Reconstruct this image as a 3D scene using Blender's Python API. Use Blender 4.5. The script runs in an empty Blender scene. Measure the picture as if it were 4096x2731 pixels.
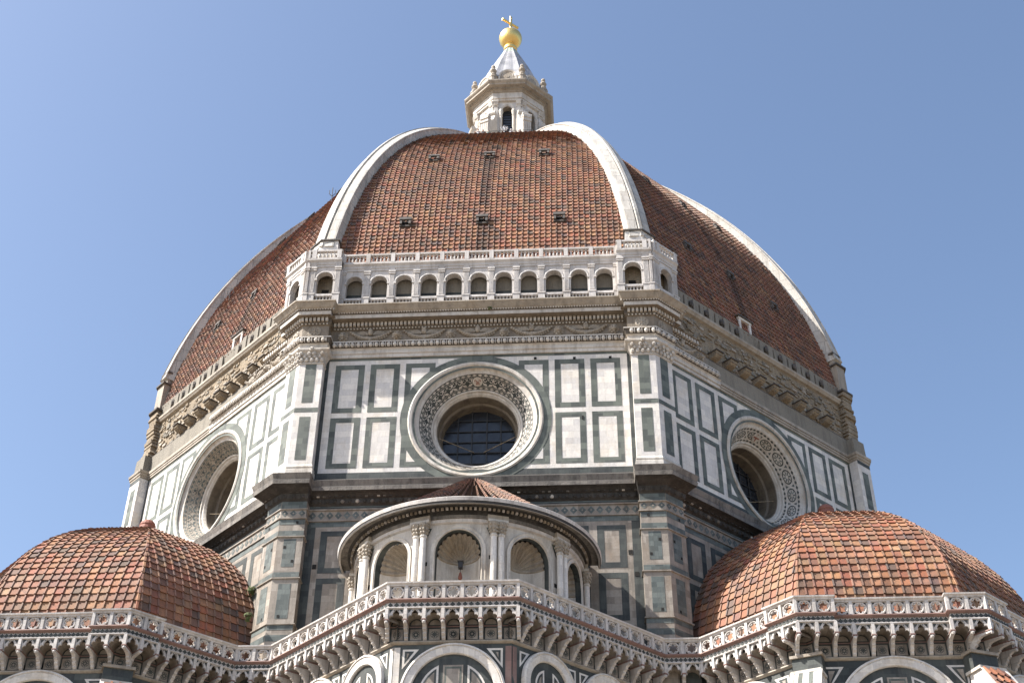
import bpy, math, random
from mathutils import Vector, Matrix
random.seed(7)
R = math.radians; PI = math.pi
sc = bpy.context.scene
col = sc.collection

# ------------------------------------------------------------------ camera
cd = bpy.data.cameras.new("camera"); cam = bpy.data.objects.new("camera", cd); col.objects.link(cam)
sc.camera = cam
cd.sensor_width = 36.0; cd.sensor_fit = 'HORIZONTAL'; cd.lens = 45.7446
cd.clip_start = 0.5; cd.clip_end = 6000
CX = Vector((0.99817982, 0.05982495, 0.00761747)); CU = Vector((0.02936338, -0.59243856, 0.80508033))
CF = Vector((-0.05267677, 0.80339127, 0.59311688))
cam.matrix_world = Matrix(((CX.x, CU.x, -CF.x, 6.2606), (CX.y, CU.y, -CF.y, -88.6843), (CX.z, CU.z, -CF.z, 1.6), (0, 0, 0, 1)))

# ------------------------------------------------------------------ light
SUN = Vector((-3.0, -1.0, 3.4)).normalized()          # direction to the sun
SUN_EL = math.asin(SUN.z)
w = bpy.data.worlds.new("World"); sc.world = w; w.use_nodes = True
nt = w.node_tree; nt.nodes.clear()
out = nt.nodes.new('ShaderNodeOutputWorld'); bg = nt.nodes.new('ShaderNodeBackground')
sky = nt.nodes.new('ShaderNodeTexSky'); sky.sky_type = 'NISHITA'; sky.sun_disc = False
sky.sun_elevation = SUN_EL; sky.sun_rotation = math.atan2(SUN.x, SUN.y)
sky.altitude = 50; sky.air_density = 1.0; sky.dust_density = 2.2; sky.ozone_density = 1.5
bg.inputs['Strength'].default_value = 0.1
nt.links.new(sky.outputs[0], bg.inputs[0]); nt.links.new(bg.outputs[0], out.inputs[0])
sd = bpy.data.lights.new("sun", 'SUN'); so = bpy.data.objects.new("sun", sd); col.objects.link(so)
sd.energy = 4.6; sd.angle = R(0.55); sd.color = (1.0, 0.95, 0.88)
so.rotation_euler = (-SUN).to_track_quat('-Z', 'Y').to_euler(); so.location = (-60, -60, 120)
sc.view_settings.view_transform = 'Standard'; sc.view_settings.look = 'None'
sc.view_settings.gamma = 1.0; sc.view_settings.exposure = 1.22

# ------------------------------------------------------------------ materials
MATS = {}
def _n(nt, t, **kw):
    n = nt.nodes.new(t)
    for k, v in kw.items(): setattr(n, k, v)
    return n
def _mix(nt, fac, a, b, mode='MIX'):
    n = _n(nt, 'ShaderNodeMix', data_type='RGBA', blend_type=mode)
    if isinstance(fac, (int, float)): n.inputs[0].default_value = fac
    else: nt.links.new(fac, n.inputs[0])
    for i, x in ((6, a), (7, b)):
        if isinstance(x, tuple): n.inputs[i].default_value = (*x, 1)
        else: nt.links.new(x, n.inputs[i])
    return n.outputs[2]
def _ramp(nt, x, p0, p1):
    n = _n(nt, 'ShaderNodeMapRange'); n.inputs[1].default_value = p0; n.inputs[2].default_value = p1
    nt.links.new(x, n.inputs[0]); n.clamp = True
    return n.outputs[0]
def stone(name, c1, c2, bw=0.9, bh=0.42, joint=0.8, stain=None, samt=0.5, grime=None, gamt=0.5, rough=0.65, bump=0.15, tone=0.0, mortar=0.008, streak=None, bscale=9.0):
    """block-jointed stone: brick courses in metres on the UVs, stain and grime patches from noise in object space"""
    m = bpy.data.materials.new(name); m.use_nodes = True; nt = m.node_tree
    b = nt.nodes['Principled BSDF']; b.inputs['Roughness'].default_value = rough
    uv = _n(nt, 'ShaderNodeUVMap'); tc = _n(nt, 'ShaderNodeTexCoord')
    br = _n(nt, 'ShaderNodeTexBrick'); nt.links.new(uv.outputs[0], br.inputs['Vector'])
    br.inputs['Color1'].default_value = (*c1, 1); br.inputs['Color2'].default_value = (*c2, 1)
    br.inputs['Mortar'].default_value = (*[x * joint for x in c1], 1)
    br.inputs['Scale'].default_value = 1.0; br.inputs['Mortar Size'].default_value = mortar
    br.inputs['Brick Width'].default_value = bw; br.inputs['Row Height'].default_value = bh
    br.inputs['Bias'].default_value = tone; br.offset_frequency = 2
    c = br.outputs['Color']
    geo = tc.outputs['Object']
    if stain:
        n1 = _n(nt, 'ShaderNodeTexNoise'); n1.inputs['Scale'].default_value = 0.55; n1.inputs['Detail'].default_value = 9; n1.inputs['Roughness'].default_value = 0.72
        nt.links.new(geo, n1.inputs['Vector'])
        f = _ramp(nt, n1.outputs[0], 0.5, 0.72)
        mm = _n(nt, 'ShaderNodeMath', operation='MULTIPLY'); nt.links.new(f, mm.inputs[0]); mm.inputs[1].default_value = samt
        c = _mix(nt, mm.outputs[0], c, stain)
    if grime:
        mp = _n(nt, 'ShaderNodeMapping'); mp.inputs['Scale'].default_value = (1.6, 1.6, 0.28)
        nt.links.new(geo, mp.inputs[0])
        n2 = _n(nt, 'ShaderNodeTexNoise'); n2.inputs['Scale'].default_value = 1.5; n2.inputs['Detail'].default_value = 8; n2.inputs['Roughness'].default_value = 0.7
        nt.links.new(mp.outputs[0], n2.inputs['Vector'])
        f = _ramp(nt, n2.outputs[0], 0.48, 0.68)
        mm = _n(nt, 'ShaderNodeMath', operation='MULTIPLY'); nt.links.new(f, mm.inputs[0]); mm.inputs[1].default_value = gamt
        c = _mix(nt, mm.outputs[0], c, grime)
    n3 = _n(nt, 'ShaderNodeTexNoise'); n3.inputs['Scale'].default_value = bscale; n3.inputs['Detail'].default_value = 6; n3.inputs['Roughness'].default_value = 0.65
    nt.links.new(geo, n3.inputs['Vector'])
    f3 = _ramp(nt, n3.outputs[0], 0.3, 0.7)
    c = _mix(nt, f3, _mix(nt, 0.16, c, (0.02, 0.02, 0.02)), c)
    nt.links.new(c, b.inputs['Base Color'])
    if bump:
        bp = _n(nt, 'ShaderNodeBump'); bp.inputs['Strength'].default_value = bump; bp.inputs['Distance'].default_value = 0.08
        nt.links.new(n3.outputs[0], bp.inputs['Height']); nt.links.new(bp.outputs[0], b.inputs['Normal'])
    MATS[name] = m
def plain(name, c, rough=0.6, metal=0.0, var=0.0, scale=4.0, c2=None):
    m = bpy.data.materials.new(name); m.use_nodes = True; nt = m.node_tree
    b = nt.nodes['Principled BSDF']; b.inputs['Roughness'].default_value = rough; b.inputs['Metallic'].default_value = metal
    b.inputs['Base Color'].default_value = (*c, 1)
    if c2:
        tc = _n(nt, 'ShaderNodeTexCoord'); n1 = _n(nt, 'ShaderNodeTexNoise'); n1.inputs['Scale'].default_value = scale; n1.inputs['Detail'].default_value = 7
        nt.links.new(tc.outputs['Object'], n1.inputs['Vector'])
        nt.links.new(_mix(nt, _ramp(nt, n1.outputs[0], 0.38, 0.62), c, c2), b.inputs['Base Color'])
    MATS[name] = m
OCH = (0.42, 0.31, 0.17); GRY = (0.2, 0.19, 0.17); BRN = (0.2, 0.14, 0.085); BLK = (0.035, 0.03, 0.026)
stone('marble', (0.8, 0.755, 0.69), (0.6, 0.575, 0.555), stain=(0.56, 0.43, 0.26), samt=0.5, grime=(0.33, 0.3, 0.27), gamt=0.35, bw=0.95, bh=0.42, joint=0.72)
stone('marble_carved', (0.66, 0.62, 0.56), (0.54, 0.5, 0.45), stain=(0.42, 0.31, 0.19), samt=0.6, grime=(0.2, 0.165, 0.13), gamt=0.55, bw=1.4, bh=2.0, joint=0.85)
stone('marble_grey', (0.66, 0.62, 0.585), (0.5, 0.47, 0.445), stain=(0.4, 0.33, 0.26), samt=0.55, grime=(0.19, 0.17, 0.15), gamt=0.45, bw=0.8, bh=0.6, joint=0.65)
stone('marble_worn', (0.42, 0.365, 0.295), (0.33, 0.285, 0.23), stain=(0.3, 0.21, 0.12), samt=0.7, grime=(0.13, 0.11, 0.09), gamt=0.6, bw=1.2, bh=2.0, joint=0.7, bump=0.3)
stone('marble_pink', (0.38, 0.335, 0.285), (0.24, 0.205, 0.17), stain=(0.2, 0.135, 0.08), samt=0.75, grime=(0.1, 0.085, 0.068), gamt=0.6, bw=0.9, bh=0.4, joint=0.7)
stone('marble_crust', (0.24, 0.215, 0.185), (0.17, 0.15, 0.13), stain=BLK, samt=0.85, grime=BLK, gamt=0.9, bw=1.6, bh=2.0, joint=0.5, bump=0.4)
stone('frieze_stone', (0.27, 0.22, 0.165), (0.22, 0.18, 0.135), bw=1.6, bh=2, stain=(0.15, 0.11, 0.07), samt=0.8, grime=(0.1, 0.08, 0.06), gamt=0.6, bump=0.5)
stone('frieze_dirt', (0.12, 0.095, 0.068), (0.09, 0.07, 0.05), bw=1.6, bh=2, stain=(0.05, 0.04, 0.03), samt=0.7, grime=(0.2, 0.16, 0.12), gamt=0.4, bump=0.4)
stone('crust', (0.05, 0.044, 0.039), (0.03, 0.027, 0.024), stain=(0.018, 0.016, 0.014), samt=0.7, grime=(0.2, 0.18, 0.16), gamt=0.25, bw=1.2, bh=0.3, joint=0.5, bump=0.5)
stone('serpentine', (0.135, 0.152, 0.128), (0.038, 0.046, 0.043), bw=0.62, bh=0.4, stain=(0.12, 0.13, 0.1), samt=0.3, grime=(0.21, 0.22, 0.2), gamt=0.25, joint=0.8, tone=-0.15)
stone('serpentine_dark', (0.06, 0.07, 0.064), (0.022, 0.027, 0.027), bw=0.6, bh=0.34, stain=(0.02, 0.02, 0.02), samt=0.5, grime=(0.16, 0.16, 0.145), gamt=0.3, joint=0.7, tone=0.0)
stone('serpentine_worn', (0.15, 0.175, 0.165), (0.06, 0.076, 0.074), bw=0.42, bh=0.3, stain=(0.16, 0.14, 0.1), samt=0.5, grime=(0.05, 0.05, 0.045), gamt=0.5, joint=0.6)
stone('masonry', (0.26, 0.205, 0.14), (0.15, 0.12, 0.09), bw=0.3, bh=0.11, mortar=0.02, joint=1.3, stain=(0.13, 0.11, 0.085), samt=0.8, grime=(0.4, 0.36, 0.29), gamt=0.5, bump=1.0, rough=0.95, bscale=5.0)
stone('plaster', (0.25, 0.225, 0.185), (0.22, 0.2, 0.165), bw=5, bh=3, stain=(0.17, 0.15, 0.125), samt=0.7, grime=(0.11, 0.1, 0.085), gamt=0.6, bump=0.5, rough=0.9, joint=0.9)
stone('red_marble', (0.29, 0.17, 0.14), (0.22, 0.13, 0.11), bw=1.4, bh=1, stain=(0.36, 0.3, 0.26), samt=0.5, grime=(0.12, 0.09, 0.08), gamt=0.5)
stone('rib_marble', (0.56, 0.53, 0.48), (0.42, 0.4, 0.37), bw=1.7, bh=1.1, stain=(0.36, 0.31, 0.24), samt=0.7, grime=(0.2, 0.19, 0.17), gamt=0.65, joint=0.4, mortar=0.02)
stone('tunnel_shaded', (0.2, 0.165, 0.12), (0.15, 0.12, 0.09), stain=(0.08, 0.06, 0.045), samt=0.8, grime=(0.06, 0.05, 0.04), gamt=0.7, bw=1.2, bh=0.8)  # round window tunnel: shade of its depth painted in as darker brown stone
plain('slate', (0.06, 0.055, 0.05), 0.8, c2=(0.1, 0.085, 0.075))
plain('void', (0.012, 0.011, 0.01), 0.9)
plain('iron', (0.03, 0.03, 0.032), 0.6)
plain('gold', (0.86, 0.62, 0.23), 0.4, 1.0)
plain('lead', (0.36, 0.36, 0.38), 0.55, c2=(0.23, 0.235, 0.25), scale=1.2)
plain('patina', (0.22, 0.3, 0.25), 0.7, c2=(0.4, 0.42, 0.38))
plain('glass', (0.03, 0.036, 0.046), 0.22, c2=(0.018, 0.02, 0.026), scale=2.0)
plain('lily_red', (0.24, 0.09, 0.06), 0.7)
plain('ground_stone', (0.2, 0.165, 0.125), 0.9, c2=(0.15, 0.125, 0.095))
plain('weed', (0.06, 0.085, 0.03), 0.9, c2=(0.1, 0.11, 0.04))
plain('skin', (0.5, 0.33, 0.25), 0.6); plain('cloth_white', (0.7, 0.7, 0.72), 0.8); plain('cloth_pink', (0.6, 0.42, 0.4), 0.8)
plain('cloth_dark', (0.05, 0.055, 0.07), 0.8); plain('cloth_teal', (0.1, 0.25, 0.24), 0.8); plain('hair', (0.03, 0.022, 0.016), 0.7)
def tile_mat(name, roughv):
    m = bpy.data.materials.new(name); m.use_nodes = True; nt = m.node_tree
    b = nt.nodes['Principled BSDF']; b.inputs['Roughness'].default_value = roughv
    at = _n(nt, 'ShaderNodeAttribute'); at.attribute_name = 'tint'
    tc = _n(nt, 'ShaderNodeTexCoord')
    n1 = _n(nt, 'ShaderNodeTexNoise'); n1.inputs['Scale'].default_value = 5.0; n1.inputs['Detail'].default_value = 6; n1.inputs['Roughness'].default_value = 0.7
    nt.links.new(tc.outputs['Object'], n1.inputs['Vector'])
    c = _mix(nt, _ramp(nt, n1.outputs[0], 0.46, 0.72), at.outputs['Color'], _mix(nt, 0.62, at.outputs['Color'], (0.06, 0.05, 0.04)))
    n2 = _n(nt, 'ShaderNodeTexNoise'); n2.inputs['Scale'].default_value = 0.3; n2.inputs['Detail'].default_value = 8; n2.inputs['Roughness'].default_value = 0.7
    nt.links.new(tc.outputs['Object'], n2.inputs['Vector'])
    mm = _n(nt, 'ShaderNodeMath', operation='MULTIPLY'); nt.links.new(_ramp(nt, n2.outputs[0], 0.5, 0.7), mm.inputs[0]); mm.inputs[1].default_value = 0.6
    c = _mix(nt, mm.outputs[0], c, _mix(nt, 0.7, c, (0.05, 0.045, 0.035)))
    nt.links.new(c, b.inputs['Base Color'])
    MATS[name] = m
tile_mat('tile', 0.75)

# ------------------------------------------------------------------ mesh builder
T8 = math.tan(R(22.5))
class MB:
    def __init__(s): s.v = []; s.f = []; s.m = []; s.t = []; s.names = []
    def mi(s, n):
        if n not in s.names: s.names.append(n)
        return s.names.index(n)
    def poly(s, pts, mat, tint=None):
        i = len(s.v); s.v.extend(pts); s.f.append(tuple(range(i, i + len(pts)))); s.m.append(s.mi(mat)); s.t.append(tint)
    def quad(s, a, b, c, d, mat, tint=None): s.poly((a, b, c, d), mat, tint)
    def build(s, name, parent=None, loc=None, smooth=False):
        me = bpy.data.meshes.new(name)
        base = Vector(loc) if loc is not None else (parent['_w'] if parent and '_w' in parent else (0, 0, 0))
        bx, by, bz = base[0], base[1], base[2]
        me.from_pydata([(p[0] - bx, p[1] - by, p[2] - bz) for p in s.v], [], s.f)
        for n in s.names: me.materials.append(MATS[n])
        me.polygons.foreach_set('material_index', s.m)
        uvl = me.uv_layers.new(name='UVMap'); uv = [0.0] * (2 * len(me.loops))
        for p in me.polygons:
            n = p.normal
            if abs(n.z) > 0.92: tx, ty = 1.0, 0.0; fl = True
            else:
                h = math.hypot(n.x, n.y) or 1.0; tx, ty = -n.y / h, n.x / h; fl = False
                if tx < -0.3 or (tx < 0.3 and ty < 0): tx, ty = -tx, -ty
            for li, vi in zip(p.loop_indices, p.vertices):
                q = s.v[vi]
                uv[2 * li] = q[0] * tx + q[1] * ty
                uv[2 * li + 1] = q[1] if fl else q[2]
        uvl.data.foreach_set('uv', uv)
        if any(t is not None for t in s.t):
            at = me.color_attributes.new('tint', 'FLOAT_COLOR', 'CORNER'); cc = []
            for p, t in zip(me.polygons, s.t):
                t = t or (0.3, 0.15, 0.08)
                cc += [t[0], t[1], t[2], 1.0] * len(p.vertices)
            at.data.foreach_set('color', cc)
        if smooth: me.polygons.foreach_set('use_smooth', [True] * len(me.polygons))
        me.update()
        o = bpy.data.objects.new(name, me); col.objects.link(o)
        if parent: o.parent = parent
        if loc is not None and parent:
            wp = Vector(parent['_w']) if '_w' in parent else Vector((0, 0, 0)); o.location = Vector(loc) - wp
        elif loc is not None: o.location = loc
        o['_w'] = [float(x) for x in base]
        return o
def tag(o, label=None, cat=None, group=None, kind=None):
    if label: o['label'] = label
    if cat: o['category'] = cat
    if group: o['group'] = group
    if kind: o['kind'] = kind
    return o
def thing(name, label, cat, loc, group=None):
    o = bpy.data.objects.new(name, None); col.objects.link(o); o.location = loc; o['_w'] = [float(x) for x in loc]
    o.empty_display_size = 0.5
    return tag(o, label, cat, group)
def copy_part(o, parent, loc=None, rz=None):
    c = o.copy(); col.objects.link(c); c.parent = parent
    if loc is not None: c.location = loc
    if rz is not None: c.rotation_euler = (0, 0, rz)
    for ch in o.children: copy_part(ch, c)
    return c

# frames: M(u along, a outward, z) -> xyz
def plane(k, ox=0.0, oy=0.0, mx=1):
    t = R(-90 + 45 * k); nx, ny = math.cos(t), math.sin(t); ex, ey = -ny, nx
    return lambda u, a, z: (mx * (ox + ex * u + nx * a), oy + ey * u + ny * a, z)
def cyl(cx, cy, R0, mid=-90.0):
    def f(u, a, z):
        t = R(mid) + u / R0; r = R0 + a
        return (cx + r * math.cos(t), cy + r * math.sin(t), z)
    return f
F = {k: plane(k) for k in range(-3, 5)}
def rect(mb, M, u0, u1, z0, z1, a, mat): mb.quad(M(u0, a, z0), M(u1, a, z0), M(u1, a, z1), M(u0, a, z1), mat)
def frame(mb, M, u0, u1, z0, z1, wu, wz, a, mat):
    rect(mb, M, u0, u1, z0, z0 + wz, a, mat); rect(mb, M, u0, u1, z1 - wz, z1, a, mat)
    rect(mb, M, u0, u0 + wu, z0 + wz, z1 - wz, a, mat); rect(mb, M, u1 - wu, u1, z0 + wz, z1 - wz, a, mat)
def box(mb, M, u0, u1, a0, a1, z0, z1, mat, nback=False):
    p = [[[M(u, a, z) for z in (z0, z1)] for a in (a0, a1)] for u in (u0, u1)]
    q = mb.quad
    q(p[0][1][0], p[1][1][0], p[1][1][1], p[0][1][1], mat)
    if not nback: q(p[1][0][0], p[0][0][0], p[0][0][1], p[1][0][1], mat)
    q(p[0][0][0], p[0][1][0], p[0][1][1], p[0][0][1], mat); q(p[1][1][0], p[1][0][0], p[1][0][1], p[1][1][1], mat)
    q(p[0][1][1], p[1][1][1], p[1][0][1], p[0][0][1], mat); q(p[0][0][0], p[1][0][0], p[1][1][0], p[0][1][0], mat)
def slab(mb, M, prof, u0, u1, mat):
    """profile [(a,z)] extruded along u, with end caps"""
    n = len(prof)
    for i in range(n):
        (a0, z0), (a1, z1) = prof[i], prof[(i + 1) % n]
        mb.quad(M(u0, a0, z0), M(u1, a0, z0), M(u1, a1, z1), M(u0, a1, z1), mat)
    mb.poly([M(u0, a, z) for a, z in prof], mat); mb.poly([M(u1, a, z) for a, z in reversed(prof)], mat)
def hole_plate(mb, M, u0, u1, z0, z1, cu, cz, rf, a0, mat, a1=None, n=24, inmat=None, back=True):
    """plate with a star-shaped hole of radius rf(angle); a1 gives it thickness"""
    angs = [2 * PI * i / n for i in range(n)] + [math.atan2(z - cz, u - cu) % (2 * PI) for u in (u0, u1) for z in (z0, z1)]
    angs = sorted(set(round(x, 6) for x in angs))
    def bd(t):
        c, s_ = math.cos(t), math.sin(t); k = 1e9
        if c > 1e-9: k = min(k, (u1 - cu) / c)
        if c < -1e-9: k = min(k, (u0 - cu) / c)
        if s_ > 1e-9: k = min(k, (z1 - cz) / s_)
        if s_ < -1e-9: k = min(k, (z0 - cz) / s_)
        return cu + k * c, cz + k * s_
    for i, t in enumerate(angs):
        t2 = angs[(i + 1) % len(angs)]
        b0, b1 = bd(t), bd(t2); r0, r1 = rf(t), rf(t2)
        h0 = (cu + r0 * math.cos(t), cz + r0 * math.sin(t)); h1 = (cu + r1 * math.cos(t2), cz + r1 * math.sin(t2))
        mb.quad(M(h0[0], a0, h0[1]), M(b0[0], a0, b0[1]), M(b1[0], a0, b1[1]), M(h1[0], a0, h1[1]), mat)
        if a1 is not None:
            mb.quad(M(h0[0], a0, h0[1]), M(h1[0], a0, h1[1]), M(h1[0], a1, h1[1]), M(h0[0], a1, h0[1]), inmat or mat)
            if back: mb.quad(M(h0[0], a1, h0[1]), M(b0[0], a1, b0[1]), M(b1[0], a1, b1[1]), M(h1[0], a1, h1[1]), mat)
def arch_pts(cu, h, zs, n=12): return [(cu - h * math.cos(PI * i / n), zs + h * math.sin(PI * i / n)) for i in range(n + 1)]
def arch_plate(mb, M, u0, u1, zb, z1, curve, a0, mat, a1=None, inmat=None, back=True):
    """plate u0..u1, zb..z1 whose opening is bounded by a curve starting and ending on straight jambs down to zb"""
    (ul, zl), (ur, zr) = curve[0], curve[-1]
    for a in ((a0, a1) if (a1 is not None and back) else (a0,)):
        rect(mb, M, u0, ul, zb, zl, a, mat); rect(mb, M, ur, u1, zb, zr, a, mat)
        n = len(curve) - 1
        top = [(u0, zl)] + [(u0 + (u1 - u0) * i / n, z1) for i in range(n + 1)] + [(u1, zr)]
        cv = [curve[0]] + list(curve) + [curve[-1]]
        for i in range(len(cv) - 1):
            pts = [cv[i], top[i], top[i + 1], cv[i + 1]]
            if i in (0, len(cv) - 2): pts = [cv[i], top[i], top[i + 1]]
            mb.poly([M(u, a, z) for u, z in pts], mat)
    if a1 is not None:
        full = [(ul, zb)] + list(curve) + [(ur, zb)]
        for p, q in zip(full, full[1:]): mb.quad(M(p[0], a0, p[1]), M(q[0], a0, q[1]), M(q[0], a1, q[1]), M(p[0], a1, p[1]), inmat or mat)
def arch_fill(mb, M, cu, h, zb, zs, a, mat, n=14):
    mb.poly([M(u, a, z) for u, z in [(cu + h, zb)] + [(cu - h, zb)] + arch_pts(cu, h, zs, n)][:], mat) if zb < zs else mb.poly([M(u, a, z) for u, z in arch_pts(cu, h, zs, n)], mat)
def arc_band(mb, M, cu, cz, r0, r1, a0, a1, mat, t0=0.0, t1=180.0, n=24):
    for i in range(n):
        x, y = R(t0 + (t1 - t0) * i / n), R(t0 + (t1 - t0) * (i + 1) / n)
        mb.quad(*[M(cu + r * math.cos(t), a, cz + r * math.sin(t)) for r, a, t in ((r0, a0, x), (r1, a1, x), (r1, a1, y), (r0, a0, y))], mat)
def disc(mb, M, cu, cz, r, a, mat, n=12, rz=None):
    mb.poly([M(cu + r * math.cos(2 * PI * i / n), a, cz + (rz or r) * math.sin(2 * PI * i / n)) for i in range(n)], mat)
def petal(mb, M, cu, cz, t, r0, r1, wd, a, mat, n=6):
    c, s_ = math.cos(t), math.sin(t); pts = []
    for i in range(2 * n):
        x = PI * i / n; l = (r0 + r1) / 2 + (r1 - r0) / 2 * math.cos(x); k = wd * math.sin(x)
        pts.append(M(cu + l * c - k * s_, a, cz + l * s_ + k * c))
    mb.poly(pts, mat)
def lathe(mb, cx, cy, prof, mat, n=12, t0=0.0, t1=360.0, mats=None, sx=1.0, rot=0.0):
    for j in range(len(prof) - 1):
        (ra, za), (rb, zb) = prof[j], prof[j + 1]
        for i in range(n):
            x, y = R(rot + t0 + (t1 - t0) * i / n), R(rot + t0 + (t1 - t0) * (i + 1) / n)
            P = [(cx + r * math.cos(t), cy + r * math.sin(t), z) for r, t, z in ((ra, x, za), (ra, y, za), (rb, y, zb), (rb, x, zb))]
            if ra < 1e-6: P = [P[0], P[2], P[3]]
            elif rb < 1e-6: P = P[:3]
            mb.poly(P, mats[j] if mats else mat)
def ball(mb, c, r, mat, nu=7, nv=5, sq=(1, 1, 1)):
    for j in range(nv):
        b0, b1 = PI * j / nv - PI / 2, PI * (j + 1) / nv - PI / 2
        for i in range(nu):
            t0, t1 = 2 * PI * i / nu, 2 * PI * (i + 1) / nu
            P = [(c[0] + sq[0] * r * math.cos(b) * math.cos(t), c[1] + sq[1] * r * math.cos(b) * math.sin(t), c[2] + sq[2] * r * math.sin(b)) for b, t in ((b0, t0), (b0, t1), (b1, t1), (b1, t0))]
            if j == 0: P = [P[0], P[2], P[3]]
            elif j == nv - 1: P = P[:3]
            mb.poly(P, mat)
def tube(mb, p, q, r, mat, n=6, r2=None):
    p, q = Vector(p), Vector(q); d = (q - p).normalized(); x = d.orthogonal().normalized(); y = d.cross(x); r2 = r if r2 is None else r2
    A = [p + (x * math.cos(2 * PI * i / n) + y * math.sin(2 * PI * i / n)) * r for i in range(n)]
    B = [q + (x * math.cos(2 * PI * i / n) + y * math.sin(2 * PI * i / n)) * r2 for i in range(n)]
    for i in range(n): mb.quad(tuple(A[i]), tuple(A[(i + 1) % n]), tuple(B[(i + 1) % n]), tuple(B[i]), mat)
    mb.poly([tuple(a) for a in reversed(A)], mat); mb.poly([tuple(b) for b in B], mat)
def baluster(mb, M, u, a, z0, z1, r, mat, n=7):
    c = M(u, a, z0); h = z1 - z0
    lathe(mb, c[0], c[1], [(r, z0), (r, z0 + .08 * h), (r * .55, z0 + .14 * h), (r * .95, z0 + .38 * h), (r * .5, z0 + .72 * h), (r * .6, z0 + .84 * h), (r, z0 + .92 * h), (r, z1)], mat, n)
def loft(mb, lev, mats, closed=False, skip=None):
    """lev: list of polylines of 3-D points with equal counts"""
    for j in range(len(lev) - 1):
        A, B = lev[j], lev[j + 1]; n = len(A)
        for i in range(n if closed else n - 1):
            if skip and skip(j, i): continue
            k = (i + 1) % n
            mb.quad(A[i], A[k], B[k], B[i], mats[j] if isinstance(mats, (list, tuple)) else mats)
def ring8(am, ab, ub, z):
    """closed octagon plan with corner projections: wall at am, corner blocks at ab reaching to +-ub from the face ends"""
    pts = []
    for j in range(8):
        A, B = plane(j - 1), plane(j)
        pts += [A(ub, am, z), A(ub, ab, z), B(-ab * T8, ab, z), B(-ub, ab, z), B(-ub, am, z)]
    return pts
def path3(am, ab, ub, uL, uR, z, z2=None):
    """front face with both corner blocks, running on to uL on the left face and uR on the right face"""
    A, B, C_ = F[-1], F[0], F[1]
    return [A(uL, am, z), A(ub, am, z), A(ub, ab, z), B(-ab * T8, ab, z), B(-ub, ab, z), B(-ub, am, z), B(ub, am, z), B(ub, ab, z), B(ab * T8, ab, z), C_(-ub, ab, z), C_(-ub, am, z), C_(uR, am, z)]

AW, AP, UP = 25.07, 25.71, 9.24       # wall plane, pilaster plane, pilaster inner edge
OCZ = 43.07                           # oculus centre height
FACES = (-1, 0, 1)
# ================================================================== setting
g = MB(); S = 3000
g.quad((-S, -S, 0), (S, -S, 0), (S, S, 0), (-S, S, 0), 'ground_stone')
tag(g.build('ground'), kind='structure')

# ================================================================== drum
drum = thing('octagonal_drum', 'octagonal drum of white and green marble with large round windows below the great dome', 'drum', (0, 0, 0))
mb = MB()
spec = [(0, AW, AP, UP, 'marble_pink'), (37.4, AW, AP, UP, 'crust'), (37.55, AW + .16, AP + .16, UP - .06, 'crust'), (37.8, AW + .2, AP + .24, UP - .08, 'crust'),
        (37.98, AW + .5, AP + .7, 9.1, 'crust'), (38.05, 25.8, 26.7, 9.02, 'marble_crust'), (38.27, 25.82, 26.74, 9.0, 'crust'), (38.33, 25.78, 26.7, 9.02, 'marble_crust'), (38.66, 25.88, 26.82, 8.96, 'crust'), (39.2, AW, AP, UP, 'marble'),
        (47.62, AW, AP, UP, 'marble_worn'), (48.2, AW + .02, AP - .05, UP, 'plaster'), (48.55, AW + .02, AP - .08, UP + .05, 'plaster'), (49.55, AW + .02, 25.6, 9.35, 'slate'), (49.62, AW + .02, 25.3, 9.5, 'slate'),
        (49.7, AW - .22, 25.25, 9.5, 'masonry'), (52.5, AW - .2, 25.25, 9.55, 'plaster'), (54.0, AW - .02, 25.15, 9.6, 'plaster'), (54.06, 24.5, 24.7, 9.7, 'plaster')]
lev = [ring8(a, b, c, z) for z, a, b, c, m in spec]
wall_ids = {4: 0, 9: 1, 39: -1}
loft(mb, lev, [s[4] for s in spec], True, lambda j, i: spec[j][0] == 39.2 and i in wall_ids)
mb.build('drum_shell', drum)
WH = [(39.88, 43.33), (43.68, 47.12)]; CO = [(4.66, 6.44), (6.80, 8.58)]
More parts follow.
